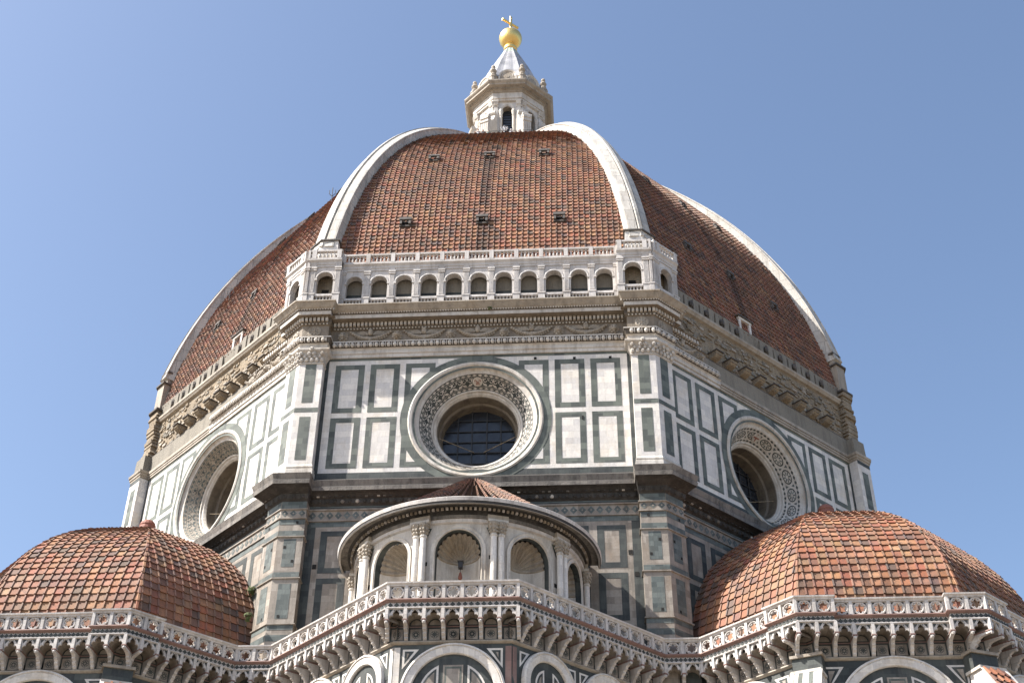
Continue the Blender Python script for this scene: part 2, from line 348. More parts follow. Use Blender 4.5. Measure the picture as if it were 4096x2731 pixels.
for k in FACES:
    M = F[k]; mb = MB(); e = AW + .012
    hole_plate(mb, M, -4.55, 4.55, 39.2, 47.62, 0, OCZ, lambda t: 3.6, AW, 'marble', n=40)
    rect(mb, M, -UP, -4.55, 39.2, 47.62, AW, 'marble'); rect(mb, M, 4.55, UP, 39.2, 47.62, AW, 'marble')
    rect(mb, M, -UP, UP, 47.43, 47.62, e, 'serpentine'); rect(mb, M, -UP, UP, 39.2, 39.58, e, 'serpentine_dark')
    for s in (-1, 1):
        for u0, u1 in CO:
            for z0, z1 in WH: frame(mb, M, *sorted((s * u0, s * u1)), z0, z1, .36, .34, e, 'serpentine')
        rect(mb, M, *sorted((s * 9.0, s * UP)), 39.58, 47.43, e, 'serpentine_dark')
        for zt in (WH[1][1], WH[0][0]):
            sg = 1 if zt > OCZ else -1
            mb.poly([M(s * u, e, z) for u, z in [(2.51, zt), (4.30, zt)] + [(4.4 * math.cos(t), OCZ + sg * 4.4 * math.sin(t)) for t in [math.acos(4.3 / 4.4) + (math.acos(2.51 / 4.4) - math.acos(4.3 / 4.4)) * q / 8 for q in range(9)]] if abs(z - OCZ) < 4.2], 'serpentine')
        for sz in (-1, 1):
            pts = [(2.86, 3.71), (3.94, 3.71)] + [(x, math.sqrt(4.46 ** 2 - x * x)) for x in (3.94, 3.7, 3.45, 3.15, 2.86)]
            mb.poly([M(s * u, e + .008, OCZ + sz * (z if sz > 0 else min(z, 2.86))) for u, z in pts] if sz > 0 else
                    [M(s * u, e + .008, OCZ - min(z, 2.86)) for u, z in [(3.34, 2.86), (3.94, 2.86)] + [(x, math.sqrt(4.46 ** 2 - x * x)) for x in (3.94, 3.7, 3.45)]], 'marble')
    arc_band(mb, M, 0, OCZ, 3.6, 4.46, e + .016, e + .016, 'serpentine', 0, 360, 48)
    # putlog holes and hooks
    if k == 0:
        for u, z in ((3.5, 47.25), (5.85, 47.18), (8.0, 47.16)): box(mb, M, u - .08, u + .08, e - .02, e + .03, z - .08, z + .08, 'void')
        box(mb, M, 6.2, 6.3, e - .02, e + .03, 42.8, 43.05, 'void')
    mb.build('drum_wall', drum)
    # fascia, ledge, stubs, parapet of the unfinished faces
    if k != 0:
        mb = MB()
        uu = (-9.2, 9.2)
        for z0, z1, a, m in ((47.62, 47.78, .08, 'marble_worn'), (47.8, 47.95, .12, 'marble_worn'), (47.97, 48.2, .17, 'marble_worn')): box(mb, M, *uu, AW, AW + a, z0, z1, m)
        slab(mb, M, [(AW - .25, 52.5), (AW - .02, 52.56), (AW + .06, 52.7), (AW + .1, 52.74), (AW + .11, 52.92), (AW - .2, 52.98)], -9.4, 9.4, 'marble_worn')
        mb.build('string_course', drum)
        for i in range(9):
            u = (-4.3 + 1.42 * i) if k == 1 else (5.5 - 1.36 * i)
            b = MB(); h = .3 + random.uniform(-.05, .05)
            slab(b, M, [(AW - .25, 49.72), (AW + .3, 49.85), (AW + .5, 50.02), (AW + .5, 50.18), (AW - .25, 50.18)], u - h, u + h, 'masonry')
            box(b, M, u - h - .07, u + h + .07, AW - .25, AW + .6, 50.18, 50.25, 'slate'); b.build('stub_bracket', drum)
        for i in range(11):
            b = MB(); u = -7.6 + 1.5 * i
            if abs(u - .5 * -k) < .7: continue
            ball(b, M(u, AW + .02, 53.4), .17, 'slate', 6, 4, (1, 1, 1.5)); box(b, M, u - .62, u - .3, AW - .1, AW + .03, 53.0, 53.8 + random.uniform(-.15, .1), 'plaster'); box(b, M, u + .22, u + .7, AW - .1, AW + .045, 53.0, 53.95 + random.uniform(-.15, .1), 'plaster'); b.build('parapet_bracket', drum)
        b = MB()      # stones standing proud of the unfinished rubble
        for i in range(420):
            u = random.uniform(-9.1, 9.1); z = random.uniform(49.8, 52.3); hw = random.uniform(.07, .26); hz = random.uniform(.04, .11); pr_ = random.uniform(.02, .13)
            box(b, M, u - hw, u + hw, AW - .3, AW - .22 + pr_, z - hz, z + hz, random.choice(('masonry', 'masonry', 'plaster', 'marble_worn')), nback=True)
        b.build('rubble', drum)
    # ---- oculus
    oc = MB()
    prof = [(3.99, AW - .02), (4.0, AW + .07), (3.92, AW + .13), (3.78, AW + .1), (3.72, AW + .02), (3.5, AW - .17), (3.36, AW - .22)]
    for (r0, a0), (r1, a1) in zip(prof, prof[1:]): arc_band(oc, M, 0, OCZ, r0, r1, a0, a1, 'marble_carved', 0, 360, 56)
    rimo = oc.build('round_window', drum, smooth=True)
    b = MB(); A0, A1 = AW - .22, AW - 1.08; R0, R1 = 3.36, 2.74
    base = {0: 'serpentine_dark', 1: 'marble_carved', -1: 'marble_worn'}[k]; ink = {0: 'marble_carved', 1: 'serpentine_dark', -1: 'serpentine_worn'}[k]
    arc_band(b, M, 0, OCZ, R0, R1, A0, A1, base, 0, 360, 64)
    nl = math.hypot(R0 - R1, A0 - A1)
    def SP(t, v, h=.012):      # point on the splay: angle t, 0..1 inwards, lifted h
        r = R0 + (R1 - R0) * v; a = A0 + (A1 - A0) * v
        r -= h * (A0 - A1) / nl; a += h * (R0 - R1) / nl
        return M(r * math.cos(t), a, OCZ + r * math.sin(t))
    def spoly(pts, mat, h=.012): b.poly([SP(t, v, h) for t, v in pts], mat)
    N = 30; L = 3.05
    for v0, v1, cells in ((.05, .19, 60), (.84, .97, 52)):
        for i in range(cells):
            t = 2 * PI * i / cells; q = 2 * PI / cells; vm = (v0 + v1) / 2; d = (v1 - v0) / 2
            spoly([(t, vm), (t + .22 * q, vm - .35 * d), (t + .5 * q, vm - d), (t + .78 * q, vm - .35 * d), (t + q, vm), (t + .78 * q, vm + .35 * d), (t + .5 * q, vm + d), (t + .22 * q, vm + .35 * d)], ink)
    for v in (.0, .215, .78, .985):
        for i in range(64): spoly([(2 * PI * i / 64, v), (2 * PI * (i + 1) / 64, v), (2 * PI * (i + 1) / 64, v + .022), (2 * PI * i / 64, v + .022)], ink if k != 1 else 'marble')
    for i in range(N):
        t = 2 * PI * (i + .5) / N + PI / 2; q = 2 * PI / N
        if i == N - 1 or i == 0: pass
        rr_ = .2 / L * 1.0
        if k == 1:           # medallions: ring, rosette
            if i % 2: continue
            q2 = 2 * q
            for s0, s1 in ((1.0, .82),):
                for j in range(16):
                    x, y = 2 * PI * j / 16, 2 * PI * (j + 1) / 16
                    spoly([(t + .40 * q2 * s * math.cos(z), .5 + .26 * s * math.sin(z)) for s, z in ((s0, x), (s0, y), (s1, y), (s1, x))], ink)
            for j in range(8):
                x = 2 * PI * j / 8
                spoly([(t + q2 * (.2 * math.cos(x) + .12 * math.cos(z) * math.cos(x) - .045 * math.sin(z) * math.sin(x)), .5 + .65 * (.2 * math.sin(x) + .12 * math.cos(z) * math.sin(x) + .045 * math.sin(z) * math.cos(x))) for z in [PI * m / 4 for m in range(8)]], 'serpentine_worn')
            for sg in (-1, 1): spoly([(t + .5 * q2, .5 + sg * .07), (t + .42 * q2, .5 + sg * .25), (t + .58 * q2, .5 + sg * .25)], 'serpentine_worn')
        else:                # running palmettes: paired scrolls and a heart of leaves
            for sg in (-1, 1):
                for j in range(10):
                    x, y = 2 * PI * j / 12, 2 * PI * (j + 1) / 12
                    spoly([(t + sg * q * (.2 + .17 * s * math.cos(z)), .42 + .12 * s * math.sin(z)) for s, z in ((1.0, x), (1.0, y), (.62, y), (.62, x))], ink)
                spoly([(t, .52), (t + sg * q * .1, .6), (t + sg * q * .32, .62), (t + sg * q * .46, .74), (t + sg * q * .2, .74), (t + sg * q * .04, .68)], ink)
                spoly([(t + sg * q * .46, .24), (t + sg * q * .4, .34), (t + sg * q * .5, .46)], ink)
            spoly([(t, .26), (t + q * .09, .36), (t, .5), (t - q * .09, .36)], ink)
    bo = b.build('splay', rimo)
    if k != -1:
        b2 = MB(); mt = PI / 2
        def mp(x, y, h): return SP(mt - x / L, .5 - y / nl, h)
        b2.poly([mp(.34 * math.cos(2 * PI * i / 20), .34 * math.sin(2 * PI * i / 20), .03) for i in range(20)], 'serpentine_dark' if k == 0 else 'marble_carved')
        b2.poly([mp(.31 * math.cos(2 * PI * i / 20), .31 * math.sin(2 * PI * i / 20), .035) for i in range(20)], 'marble_carved')
        if k == 0:   # red lily
            b2.poly([mp(x, y, .04) for x, y in ((0, .25), (.06, .14), (.05, .02), (.03, -.06), (-.03, -.06), (-.05, .02), (-.06, .14))], 'lily_red')
            for s in (-1, 1): b2.poly([mp(s * x, y, .042) for x, y in ((.03, -.04), (.06, .06), (.12, .13), (.18, .12), (.2, .05), (.17, -.01), (.14, .03), (.16, .07), (.12, .08), (.09, .03), (.06, -.06))], 'lily_red')
            b2.poly([mp(x, y, .045) for x, y in ((-.12, -.06), (.12, -.06), (.12, -.09), (-.12, -.09))], 'lily_red')
            for s in (-1, 0, 1): b2.poly([mp(s * .07 + x, y, .04) for x, y in ((-.025, -.1), (.025, -.1), (.03 + s * .03, -.2), (-.03 + s * .03, -.2))], 'lily_red')
        else:
            b2.poly([mp(x, y, .04) for x, y in ((-.05, -.26), (.05, -.26), (.05, .26), (-.05, .26))], 'lily_red')
            b2.poly([mp(x, y, .042) for x, y in ((-.25, -.05), (.25, -.05), (.25, .05), (-.25, .05))], 'lily_red')
        b2.build('medallion', rimo)
    b = MB()
    prof = [(2.74, A1), (2.7, A1 + .05), (2.62, A1 + .03), (2.58, A1 - .08), (2.5, A1 - .12), (2.42, A1 - .26), (2.38, A1 - .3), (2.36, A1 - .9), (2.25, A1 - 1.0), (2.2, A1 - 1.7)]
    for j, ((r0, a0), (r1, a1)) in enumerate(zip(prof, prof[1:])): arc_band(b, M, 0, OCZ, r0, r1, a0, a1, 'marble_carved' if j < 5 else 'tunnel_shaded', 0, 360, 48)
    b.build('inner_moulding', rimo, smooth=True)
    b = MB(); disc(b, M, 0, OCZ, 2.22, A1 - 1.62, 'glass', 40); b.build('pane', rimo)
    b = MB(); ag = A1 - 1.55
    for u in (-1.3, -.45, .45, 1.3):
        h = math.sqrt(2.2 ** 2 - u * u); box(b, M, u - .035, u + .035, ag - .04, ag + .03, OCZ - h, OCZ + h, 'iron')
    for z in (-1.5, -.75, 0, .75, 1.5):
        h = math.sqrt(2.2 ** 2 - z * z); box(b, M, -h, h, ag - .03, ag + .02, OCZ + z - .03, OCZ + z + .03, 'iron')
    b.build('glazing_bars', rimo)
    b = MB()
    for s in (-1, 1): tube(b, M(s * 2.35, A1 - .5, OCZ - .3), M(s * .3, A1 - 1.5, OCZ - .75), .03, 'masonry', 5)
    b.build('tie_rod', rimo)

# ---- pilasters
def corner_path(j, d, z, a_in=AW - .05):
    A, B = plane(j - 1), plane(j)
    return [A(UP - d, a_in, z), A(UP - d, AP + d, z), B(-(AP + d) * T8, AP + d, z), B(-UP + d, AP + d, z), B(-UP + d, a_in, z)]
for j in (7, 0, 1, 2):
    A, B = plane(j - 1), plane(j); mb = MB()
    loft(mb, [corner_path(j, .012, z) for z in (39.3, 47.6)], 'marble')
    for M, s in ((A, 1), (B, -1)):
        e = AP + .024
        def rr(u0, u1, z0, z1, m): rect(mb, M, *sorted((s * u0, s * u1)), z0, z1, e, m)
        rr(9.62, 10.27, 40.14, 43.06, 'serpentine'); rr(9.62, 10.27, 44.05, 46.88, 'serpentine'); rr(UP, 10.64, 43.39, 43.69, 'serpentine')
        if j in (7, 2): rr(UP, 10.64, 47.4, 47.66, 'serpentine_dark')
    p = mb.build('pilaster', drum)
    b = MB(); loft(b, [corner_path(j, d, z) for d, z in ((.1, 39.15), (.1, 39.5), (.03, 39.56), (.07, 39.64), (.07, 39.7), (.015, 39.84))], 'marble_carved'); b.build('base_moulding', p)
    b = MB()
    if j in (0, 1):
        lv = [(0.014, 46.8), (.07, 46.84), (.07, 46.92), (.03, 46.95), (.06, 47.25), (.2, 47.55), (.33, 47.64), (.36, 47.7), (.36, 47.8), (.1, 47.84)]
        loft(b, [corner_path(j, d, z) for d, z in lv], 'marble_carved')
        for M, s in ((A, 1), (B, -1)):
            for i in range(5):
                u = s * (9.32 + .31 * i)
                ball(b, M(u, AP + .1, 47.08), .13, 'marble_carved', 6, 4, (1, 1, 1.3)); ball(b, M(u + .12 * s, AP + .15, 47.3), .11, 'marble_carved', 6, 4, (1, 1, 1.2))
            for u in (9.3, 9.8, 10.1, 10.6):
                arc_band(b, M, s * u, 47.48, .06, .14, AP + .3, AP + .26, 'marble_carved', 0, 360, 10); disc(b, M, s * u, 47.48, .06, AP + .26, 'marble_worn', 8)
                ball(b, M(s * u, AP + .24, 47.48), .12, 'marble_carved', 6, 4)
            ball(b, M(s * 9.95, AP + .34, 47.72), .15, 'marble_carved', 6, 4)
    else:
        loft(b, [corner_path(j, d, z) for d, z in ((.03, 47.68), (.05, 47.82), (.1, 47.84), (.12, 48.0), (.18, 48.03), (.2, 48.2), (.05, 48.24))], 'marble_worn')
    b.build('capital', p)
    # lower pilaster: banded marble below the dark cornice
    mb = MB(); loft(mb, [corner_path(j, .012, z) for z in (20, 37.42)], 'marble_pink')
    for M, s in ((A, 1), (B, -1)):
        e = AP + .024
        def rr(u0, u1, z0, z1, m, x=0): rect(mb, M, *sorted((s * u0, s * u1)), z0, z1, e + x, m)
        rr(UP, 10.64, 37.36, 37.42, 'serpentine_worn')
        rr(UP, 10.64, 36.98, 37.36, 'serpentine_worn')
        for i in range(3):       # inlaid lozenges in the band
            uc = 9.46 + .48 * i; q = 0
            if True:
                mb.poly([M(s * (uc + x), e, 36.68 + y) for x, y in ((0, -.2), (.2, 0), (0, .2), (-.2, 0))], 'serpentine_worn'); mb.poly([M(s * (uc + x), e + .008, 36.68 + y) for x, y in ((0, -.06), (.06, 0), (0, .06), (-.06, 0))], 'marble_pink')
        rr(UP, 10.64, 35.98, 36.3, 'serpentine_worn'); rr(UP, 10.64, 35.3, 35.6, 'serpentine_worn')
        rr(9.6, 10.28, 33.42, 35.08, 'serpentine_worn'); rr(UP, 10.64, 32.82, 33.1, 'serpentine_worn')
        for u, z in ((10.2, 34.6), (9.7, 33.75), (10.1, 30.55), (9.66, 36.1)): rect(mb, M, *sorted((s * (u - .07), s * (u + .07))), z - .08, z + .08, e + .012, 'void')
        rr(9.6, 10.28, 30.42, 32.42, 'serpentine_worn'); rr(UP, 10.64, 29.78, 30.05, 'serpentine_worn'); rr(UP, 10.64, 29.15, 29.5, 'serpentine_worn')
    p = mb.build('lower_pilaster', drum)
    for z in (36.93, 36.36, 35.23, 32.74, 30.1):
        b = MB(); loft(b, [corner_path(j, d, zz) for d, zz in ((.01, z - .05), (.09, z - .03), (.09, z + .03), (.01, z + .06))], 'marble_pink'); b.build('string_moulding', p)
# ---- lower wall inlays
for k in FACES:
    M = F[k]; mb = MB(); e = AW + .012
    rect(mb, M, -UP, UP, 37.3, 37.42, e, 'serpentine_worn'); rect(mb, M, -UP, UP, 37.2, 37.34, e + .01, 'serpentine_dark')
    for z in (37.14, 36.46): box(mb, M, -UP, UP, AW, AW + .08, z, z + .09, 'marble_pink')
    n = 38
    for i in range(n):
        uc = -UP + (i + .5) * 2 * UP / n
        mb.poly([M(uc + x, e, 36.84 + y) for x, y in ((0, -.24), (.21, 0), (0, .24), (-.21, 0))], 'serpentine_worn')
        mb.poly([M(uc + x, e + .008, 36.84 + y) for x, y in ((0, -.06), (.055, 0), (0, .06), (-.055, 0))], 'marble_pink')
    rect(mb, M, -UP, UP, 36.12, 36.44, e, 'serpentine_worn')
    for s in (-1, 1):
        for u0, u1 in ((6.85, 8.42), (4.75, 6.4), (2.6, 4.3)):
            for z0, z1 in ((33.3, 35.86), (30.25, 33.0)): frame(mb, M, *sorted((s * u0, s * u1)), z0, z1, .38, .32, e, 'serpentine_dark')
        rect(mb, M, *sorted((s * 8.75, s * UP)), 28, 36.12, e, 'serpentine_dark')
    for u, z in ((8.62, 34.2), (5.6, 37.55), (7.9, 37.6), (8.9, 32.9), (-8.6, 33.7), (-5.2, 37.55)): box(mb, M, u - .11, u + .11, AW - .05, AW + .03, z - .13, z + .13, 'void')
    mb.build('lower_wall', drum)
# dentils and crusted ornament of the lower cornice
mb = MB()
def along(points, step):
    for (M, u0, u1, a) in points:
        n = max(1, int(abs(u1 - u0) / step))
        for i in range(n): yield M, u0 + (u1 - u0) * (i + .5) / n, a
runs = [(F[-1], -UP, UP, AW), (F[0], -UP, UP, AW), (F[1], -UP, UP, AW)] + [(F[k], s * 9.2, s * 10.75, AP) for k in FACES for s in (-1, 1)]
for M, u, a in along(runs, .34):
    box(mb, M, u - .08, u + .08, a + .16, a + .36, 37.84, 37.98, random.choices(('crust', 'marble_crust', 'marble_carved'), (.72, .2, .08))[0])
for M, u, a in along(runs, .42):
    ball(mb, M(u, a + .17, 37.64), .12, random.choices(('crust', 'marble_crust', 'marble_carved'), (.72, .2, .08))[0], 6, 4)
mb.build('lower_cornice_ornament', drum)

# ---- entablature (finished on the front face, broken off on the two side faces)
ent = MB()
def P(o, z, uL, uR, sh=0): return path3(AW + o, AP + o, UP - o, uL, uR, z)
def run(levels, mats, uL, uR):
    lv = [P(o, z, uL, uR) for o, z in levels]; loft(ent, lv, mats)
    for e_, M, u in ((0, F[-1], uL), (-1, F[1], uR)):
        ent.poly([l[e_] for l in lv] + [M(u, AW - .3, levels[-1][1]), M(u, AW - .3, levels[0][1])], mats[0])
run([(.0, 47.6), (.1, 47.6), (.11, 47.84), (.17, 47.86), (.18, 48.14), (.24, 48.18), (.26, 48.2)], ['marble_carved'] * 6, -.9, -4.1)
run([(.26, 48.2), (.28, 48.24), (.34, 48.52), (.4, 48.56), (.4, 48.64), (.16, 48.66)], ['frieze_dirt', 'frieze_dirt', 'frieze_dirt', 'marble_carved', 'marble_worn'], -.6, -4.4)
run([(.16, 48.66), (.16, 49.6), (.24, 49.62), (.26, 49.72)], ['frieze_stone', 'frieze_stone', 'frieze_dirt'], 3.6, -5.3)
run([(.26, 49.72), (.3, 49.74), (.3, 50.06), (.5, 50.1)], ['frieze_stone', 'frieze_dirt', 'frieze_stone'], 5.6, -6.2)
def corona(o_m, o_b, ub, z): return path3(o_m, o_b, ub, 8.28 if ub > 8.28 else ub, -8.28, z)
cl = [(25.3, 25.95, 9.15, 50.08), (25.92, 26.42, 8.95, 50.06), (25.95, 26.45, 8.93, 50.3), (26.0, 26.5, 8.9, 50.32), (26.02, 26.52, 8.88, 50.4), (26.12, 26.62, 8.8, 50.48), (26.32, 26.8, 8.66, 50.74), (26.38, 26.86, 8.62, 50.78), (26.38, 26.86, 8.62, 50.86), (25.0, 25.3, 9.3, 51.02)]
lv = [corona(*c) for c in cl]
loft(ent, lv, ['frieze_stone', 'marble_carved', 'frieze_dirt', 'frieze_dirt', 'marble_worn', 'marble_worn', 'marble_worn', 'marble_worn', 'slate'])
for e_, M, u in ((0, F[-1], 8.28), (-1, F[1], -8.28)): ent.poly([l[e_] for l in lv] + [M(u, AW - .3, 51.0), M(u, AW - .3, 50.08)], 'masonry')
eo = ent.build('entablature', drum)
egg = MB(); den = MB()
def eruns(uL, uR): return [(F[-1], uL, UP - .3, AW), (F[0], -UP + .3, UP - .3, AW), (F[1], -UP + .3, uR, AW)] + [(F[k], s * 9.1, s * 10.85, AP) for k, s in ((-1, 1), (0, -1), (0, 1), (1, -1))]
for M, u, a in along(eruns(-.6, -4.4), .37):
    ball(egg, M(u, a + .36, 48.38), .13, 'marble_carved', 7, 5, (1, 1, 1.25)); box(egg, M, u + .16, u + .2, a + .3, a + .42, 48.26, 48.52, 'marble_carved')
for M, u, a in along(eruns(5.6, -6.2), .24): box(den, M, u - .075, u + .075, a + .3, a + .46, 49.8, 50.04, 'marble_carved')
for M, u, a in along(eruns(4.6, -5.8), .2): ball(den, M(u, a + .26, 49.67), .06, 'marble_carved', 5, 3)
for M, u, a in along([(F[0], -8.6, 8.6, 26.02), (F[-1], 8.7, 11.0, 26.5), (F[0], -11, -8.7, 26.5), (F[0], 8.7, 11, 26.5), (F[1], -11, -8.7, 26.5)], .16): ball(den, M(u, a, 50.4), .06, 'marble_carved', 5, 3)
egg.build('egg_and_dart', eo); den.build('dentils', eo)
fr = MB(); af = AW + .17
def garland(M, cu):
    for i in range(19):
        x = -1 + i / 9.0; u = cu + 1.22 * x
        ball(fr, M(u, af + .07, 49.42 - .5 * (1 - x * x)), .1 + .05 * (1 - abs(x)) + random.uniform(-.015, .015), 'marble_worn', 6, 4)
        if abs(x) < .8: ball(fr, M(u + .05, af + .03, 49.3 - .5 * (1 - x * x)), .08, 'marble_worn', 6, 4)
    ball(fr, M(cu, af + .08, 48.84), .15, 'marble_worn', 7, 5); ball(fr, M(cu, af + .06, 49.34), .2, 'marble_worn', 8, 6, (.9, .9, 1.05)); ball(fr, M(cu, af + .1, 49.47), .16, 'marble_worn', 7, 5)
    for s in (-1, 1):
        for q in range(4):
            t = .25 + .22 * q; l = .85 - .1 * q
            fr.poly([M(cu + s * (.15 + x * math.cos(t) - y * math.sin(t)), af + .05 + .05 * q / 3, 49.2 + x * math.sin(t) * .55 + y * math.cos(t)) for x, y in ((0, -.05), (l, -.02), (l + .04, .05), (l * .6, .09), (0, .06))], 'marble_worn')
def lion(M, cu):
    for i in range(9):
        t = 2 * PI * i / 9; ball(fr, M(cu + .24 * math.cos(t), af, 49.15 + .27 * math.sin(t)), .11, 'marble_worn', 5, 4)
    ball(fr, M(cu, af + .08, 49.17), .22, 'marble_worn', 7, 5, (1, 1, 1.1)); ball(fr, M(cu, af + .24, 49.07), .12, 'marble_worn', 6, 4); ball(fr, M(cu, af + .2, 48.9), .08, 'marble_worn', 6, 4)
    for s in (-1, 1): ball(fr, M(cu + s * .09, af + .25, 49.22), .03, 'void', 5, 3)
for u in (0, 3.3, -3.3, 6.6, -6.6): garland(F[0], u)
for u in (1.65, -1.65, 4.95, -4.95, 8.3, -8.3): lion(F[0], u)
garland(F[1], -7.6); garland(F[-1], 7.6); lion(F[1], -5.9); lion(F[-1], 5.9); garland(F[-1], 4.6)
for k, s in ((-1, 1), (0, -1), (0, 1), (1, -1)):
    M = F[k]
    arc_band(fr, M, s * 9.97, 49.16, .24, .4, AP + .17, AP + .21, 'marble_worn', 0, 360, 18); arc_band(fr, M, s * 9.97, 49.16, .34, .42, AP + .22, AP + .17, 'marble_worn', 0, 360, 18)
    for i in range(8): petal(fr, M, s * 9.97, 49.16, 2 * PI * i / 8, .08, .3, .06, AP + .2, 'marble_worn')
    ball(fr, M(s * 9.97, AP + .17, 49.16), .1, 'marble_worn', 6, 4)
fr.build('carved_frieze', eo)
# dormer openings in the parapets of the side faces
for k, u in ((-1, .55), (1, -.45)):
    M = F[k]; b = MB(); a = AW - .2
    box(b, M, u - .62, u - .42, a - .9, a + .12, 54.0, 54.85, 'marble'); box(b, M, u + .42, u + .62, a - .9, a + .12, 54.0, 54.85, 'marble'); box(b, M, u - .66, u + .66, a - .9, a + .15, 54.85, 55.02, 'marble')
    box(b, M, u - .8, u + .8, a - 1.2, a + .25, 55.03, 55.12, 'slate'); box(b, M, u - .42, u + .42, a - .9, a - .4, 54.0, 54.85, 'void'); box(b, M, u - .7, u + .7, a - .3, a + .06, 53.0, 54.0, 'plaster')
    b.build('parapet_dormer', drum)
# ================================================================== arcaded gallery
gal = thing('arcade_gallery', 'white marble arcaded gallery with balustrades running along the foot of the great dome', 'gallery', (0, -25.5, 51))
def arcade(M, centers, half, a0, a1, uL, uR, posts, ctop=.2, flute=True, endL=True, endR=True):
    zb, zs, z1 = 51.84, 53.05, 54.0
    mb = MB()
    edges = [uL] + [(x + y) / 2 for x, y in zip(centers, centers[1:])] + [uR]
    for c, e0, e1 in zip(centers, edges, edges[1:]):
        arch_plate(mb, M, e0, e1, zb, z1, arch_pts(c, half, zs, 14), a0, 'marble_grey', a1)
        arc_band(mb, M, c, zs, half, half + .06, a0 + .05, a0 + .06, 'marble_grey', 0, 180, 14); arc_band(mb, M, c, zs, half + .06, half + .13, a0 + .06, a0 + .01, 'marble_grey', 0, 180, 14)
        for s in (-1, 1): box(mb, M, c + s * (half + .06) - .08, c + s * (half + .06) + .08, a1, a0 + .07, zs - .1, zs, 'marble_grey')
    box(mb, M, uL, uR, a1, a0 + .03, 51.0, 51.2, 'marble_grey')
    o = mb.build('arcade_wall', gal)
    b = MB()
    slab(b, M, [(a1, 54.0), (a0 + .05, 54.0), (a0 + .06, 54.16), (a0 + .1, 54.18), (a0 + .11, 54.32), (a0 + .17, 54.4), (a0 + .23, 54.46), (a0 + .23, 54.54), (a1, 54.58)], uL, uR, 'marble_grey')
    b.build('cornice', gal)
    for u, wd, deep in posts:
        b = MB(); d = a0 + deep
        box(b, M, u - wd - .05, u + wd + .05, a1, d + .09, 51.0, 51.78, 'marble_grey'); box(b, M, u - wd - .08, u + wd + .08, a1, d + .12, 51.78, 51.88, 'marble_grey')
        box(b, M, u - wd, u + wd, a0 - .05, d + .04, 51.88, 53.72, 'marble_grey')
        if flute:
            for i in range(4): box(b, M, u - wd * .82 + i * wd * .46, u - wd * .82 + i * wd * .46 + wd * .26, d + .03, d + .065, 52.0 if i % 3 else 52.0, 53.66, 'marble_grey')
        box(b, M, u - wd - .04, u + wd + .04, a0 - .05, d + .1, 53.72, 53.8, 'marble_grey'); box(b, M, u - wd - .06, u + wd + .06, a0 - .05, d + .12, 53.86, 53.98, 'marble_grey'); box(b, M, u - wd, u + wd, a0 - .05, d + .07, 53.8, 53.86, 'marble_grey')
        box(b, M, u - wd, u + wd, a0, d + .09, 54.0, 54.34, 'marble_grey')
        b.build('fluted_pilaster' if flute else 'gallery_pilaster', gal)
    b = MB(); edges = [x[0] for x in posts]
    segs = list(zip(edges, edges[1:]))
    for c in centers:
        box(b, M, c - half - .03, c + half + .03, a0 - .2, a0 + .05, 51.68, 51.84, 'marble_grey')
        for i in range(5): baluster(b, M, c - half + (i + .5) * 2 * half / 5, a0 - .07, 51.2, 51.68, .085, 'marble_grey')
    b.build('lower_balustrade', gal)
    b = MB()
    box(b, M, uL, uR, a0 - .02, a0 + .21, 54.55, 54.63, 'marble_grey'); box(b, M, uL, uR, a0 - .03, a0 + .22, 55.15, 55.27, 'marble_grey')
    for u, wd, deep in posts: box(b, M, u - wd * .8, u + wd * .8, a0 - .04, a0 + .235, 54.56, 55.285, 'marble_grey')
    for u0, u1 in segs:
        n = max(1, int(round((u1 - u0 - .36) / .235)))
        for i in range(n):
            u = u0 + .2 + (i + .5) * (u1 - u0 - .4) / n; baluster(b, M, u, a0 + .1, 54.63, 55.15, .075, 'marble_grey')
    b.build('top_balustrade', gal)
mids = [1.57 * i for i in range(-5, 6)]
arcade(F[0], mids, .52, 25.6, 25.2, -8.64, 8.64, [(1.57 * (i - 5.5), .165, 0) for i in range(12)])
AC = 26.15; UC = AC * T8
for s in (-1, 1):
    cs = [9.62 * s]; pp = sorted([(8.84 * s, .17, 0), (10.42 * s, .17, 0), (10.74 * s, .08, .05)])
    arcade(F[0], cs, .52, AC, AC - .35, *sorted((8.64 * s, UC * s)), pp)
    ks = s; M = F[ks]; cs = [-9.62 * s]
    arcade(M, cs, .52, AC, AC - .35, *sorted((-8.6 * s, -UC * s)), sorted([(-8.82 * s, .17, 0), (-10.42 * s, .17, 0), (-10.74 * s, .08, .05)]))
    b = MB()
    box(b, F[0], *sorted((8.64 * s, 8.9 * s)), 25.3, AC - .02, 51.0, 55.27, 'marble_grey'); b.build('return_wall', gal); b = MB()
    box(b, M, *sorted((-8.6 * s, -8.85 * s)), 24.8, AC - .02, 51.0, 54.5, 'marble_grey'); b.build('return_wall', gal)
b = MB()    # floor, terrace and back wall
for k, u0, u1, a1 in ((0, -8.64, 8.64, 25.6), (0, -10.8, -8.64, AC), (0, 8.64, 10.8, AC), (1, -10.8, -8.62, AC), (-1, 8.62, 10.8, AC)):
    box(b, F[k], u0, u1, 24.6, a1 - .02, 54.4, 54.52, 'plaster')
rect(b, F[0], -9.4, 9.4, 51.0, 53.02, AW - .18, 'serpentine_dark')
for i in range(26): rect(b, F[0], -9.4 + .72 * i, -9.4 + .72 * i + .71, 53.04, 53.3 + .08 * (i % 2), AW - .18, 'marble_worn' if i % 3 else 'masonry')
for k, u0, u1 in ((0, -10.4, -8.9), (0, 8.9, 10.4), (1, -10.4, -8.9), (-1, 8.9, 10.4)):
    rect(b, F[k], u0, u1, 51.0, 54.4, 25.34, 'masonry'); box(b, F[k], (u0 + u1) / 2 - .3, (u0 + u1) / 2 + .15, 25.3, 25.36, 51.0, 52.8, 'void')
b.build('back_wall', gal)

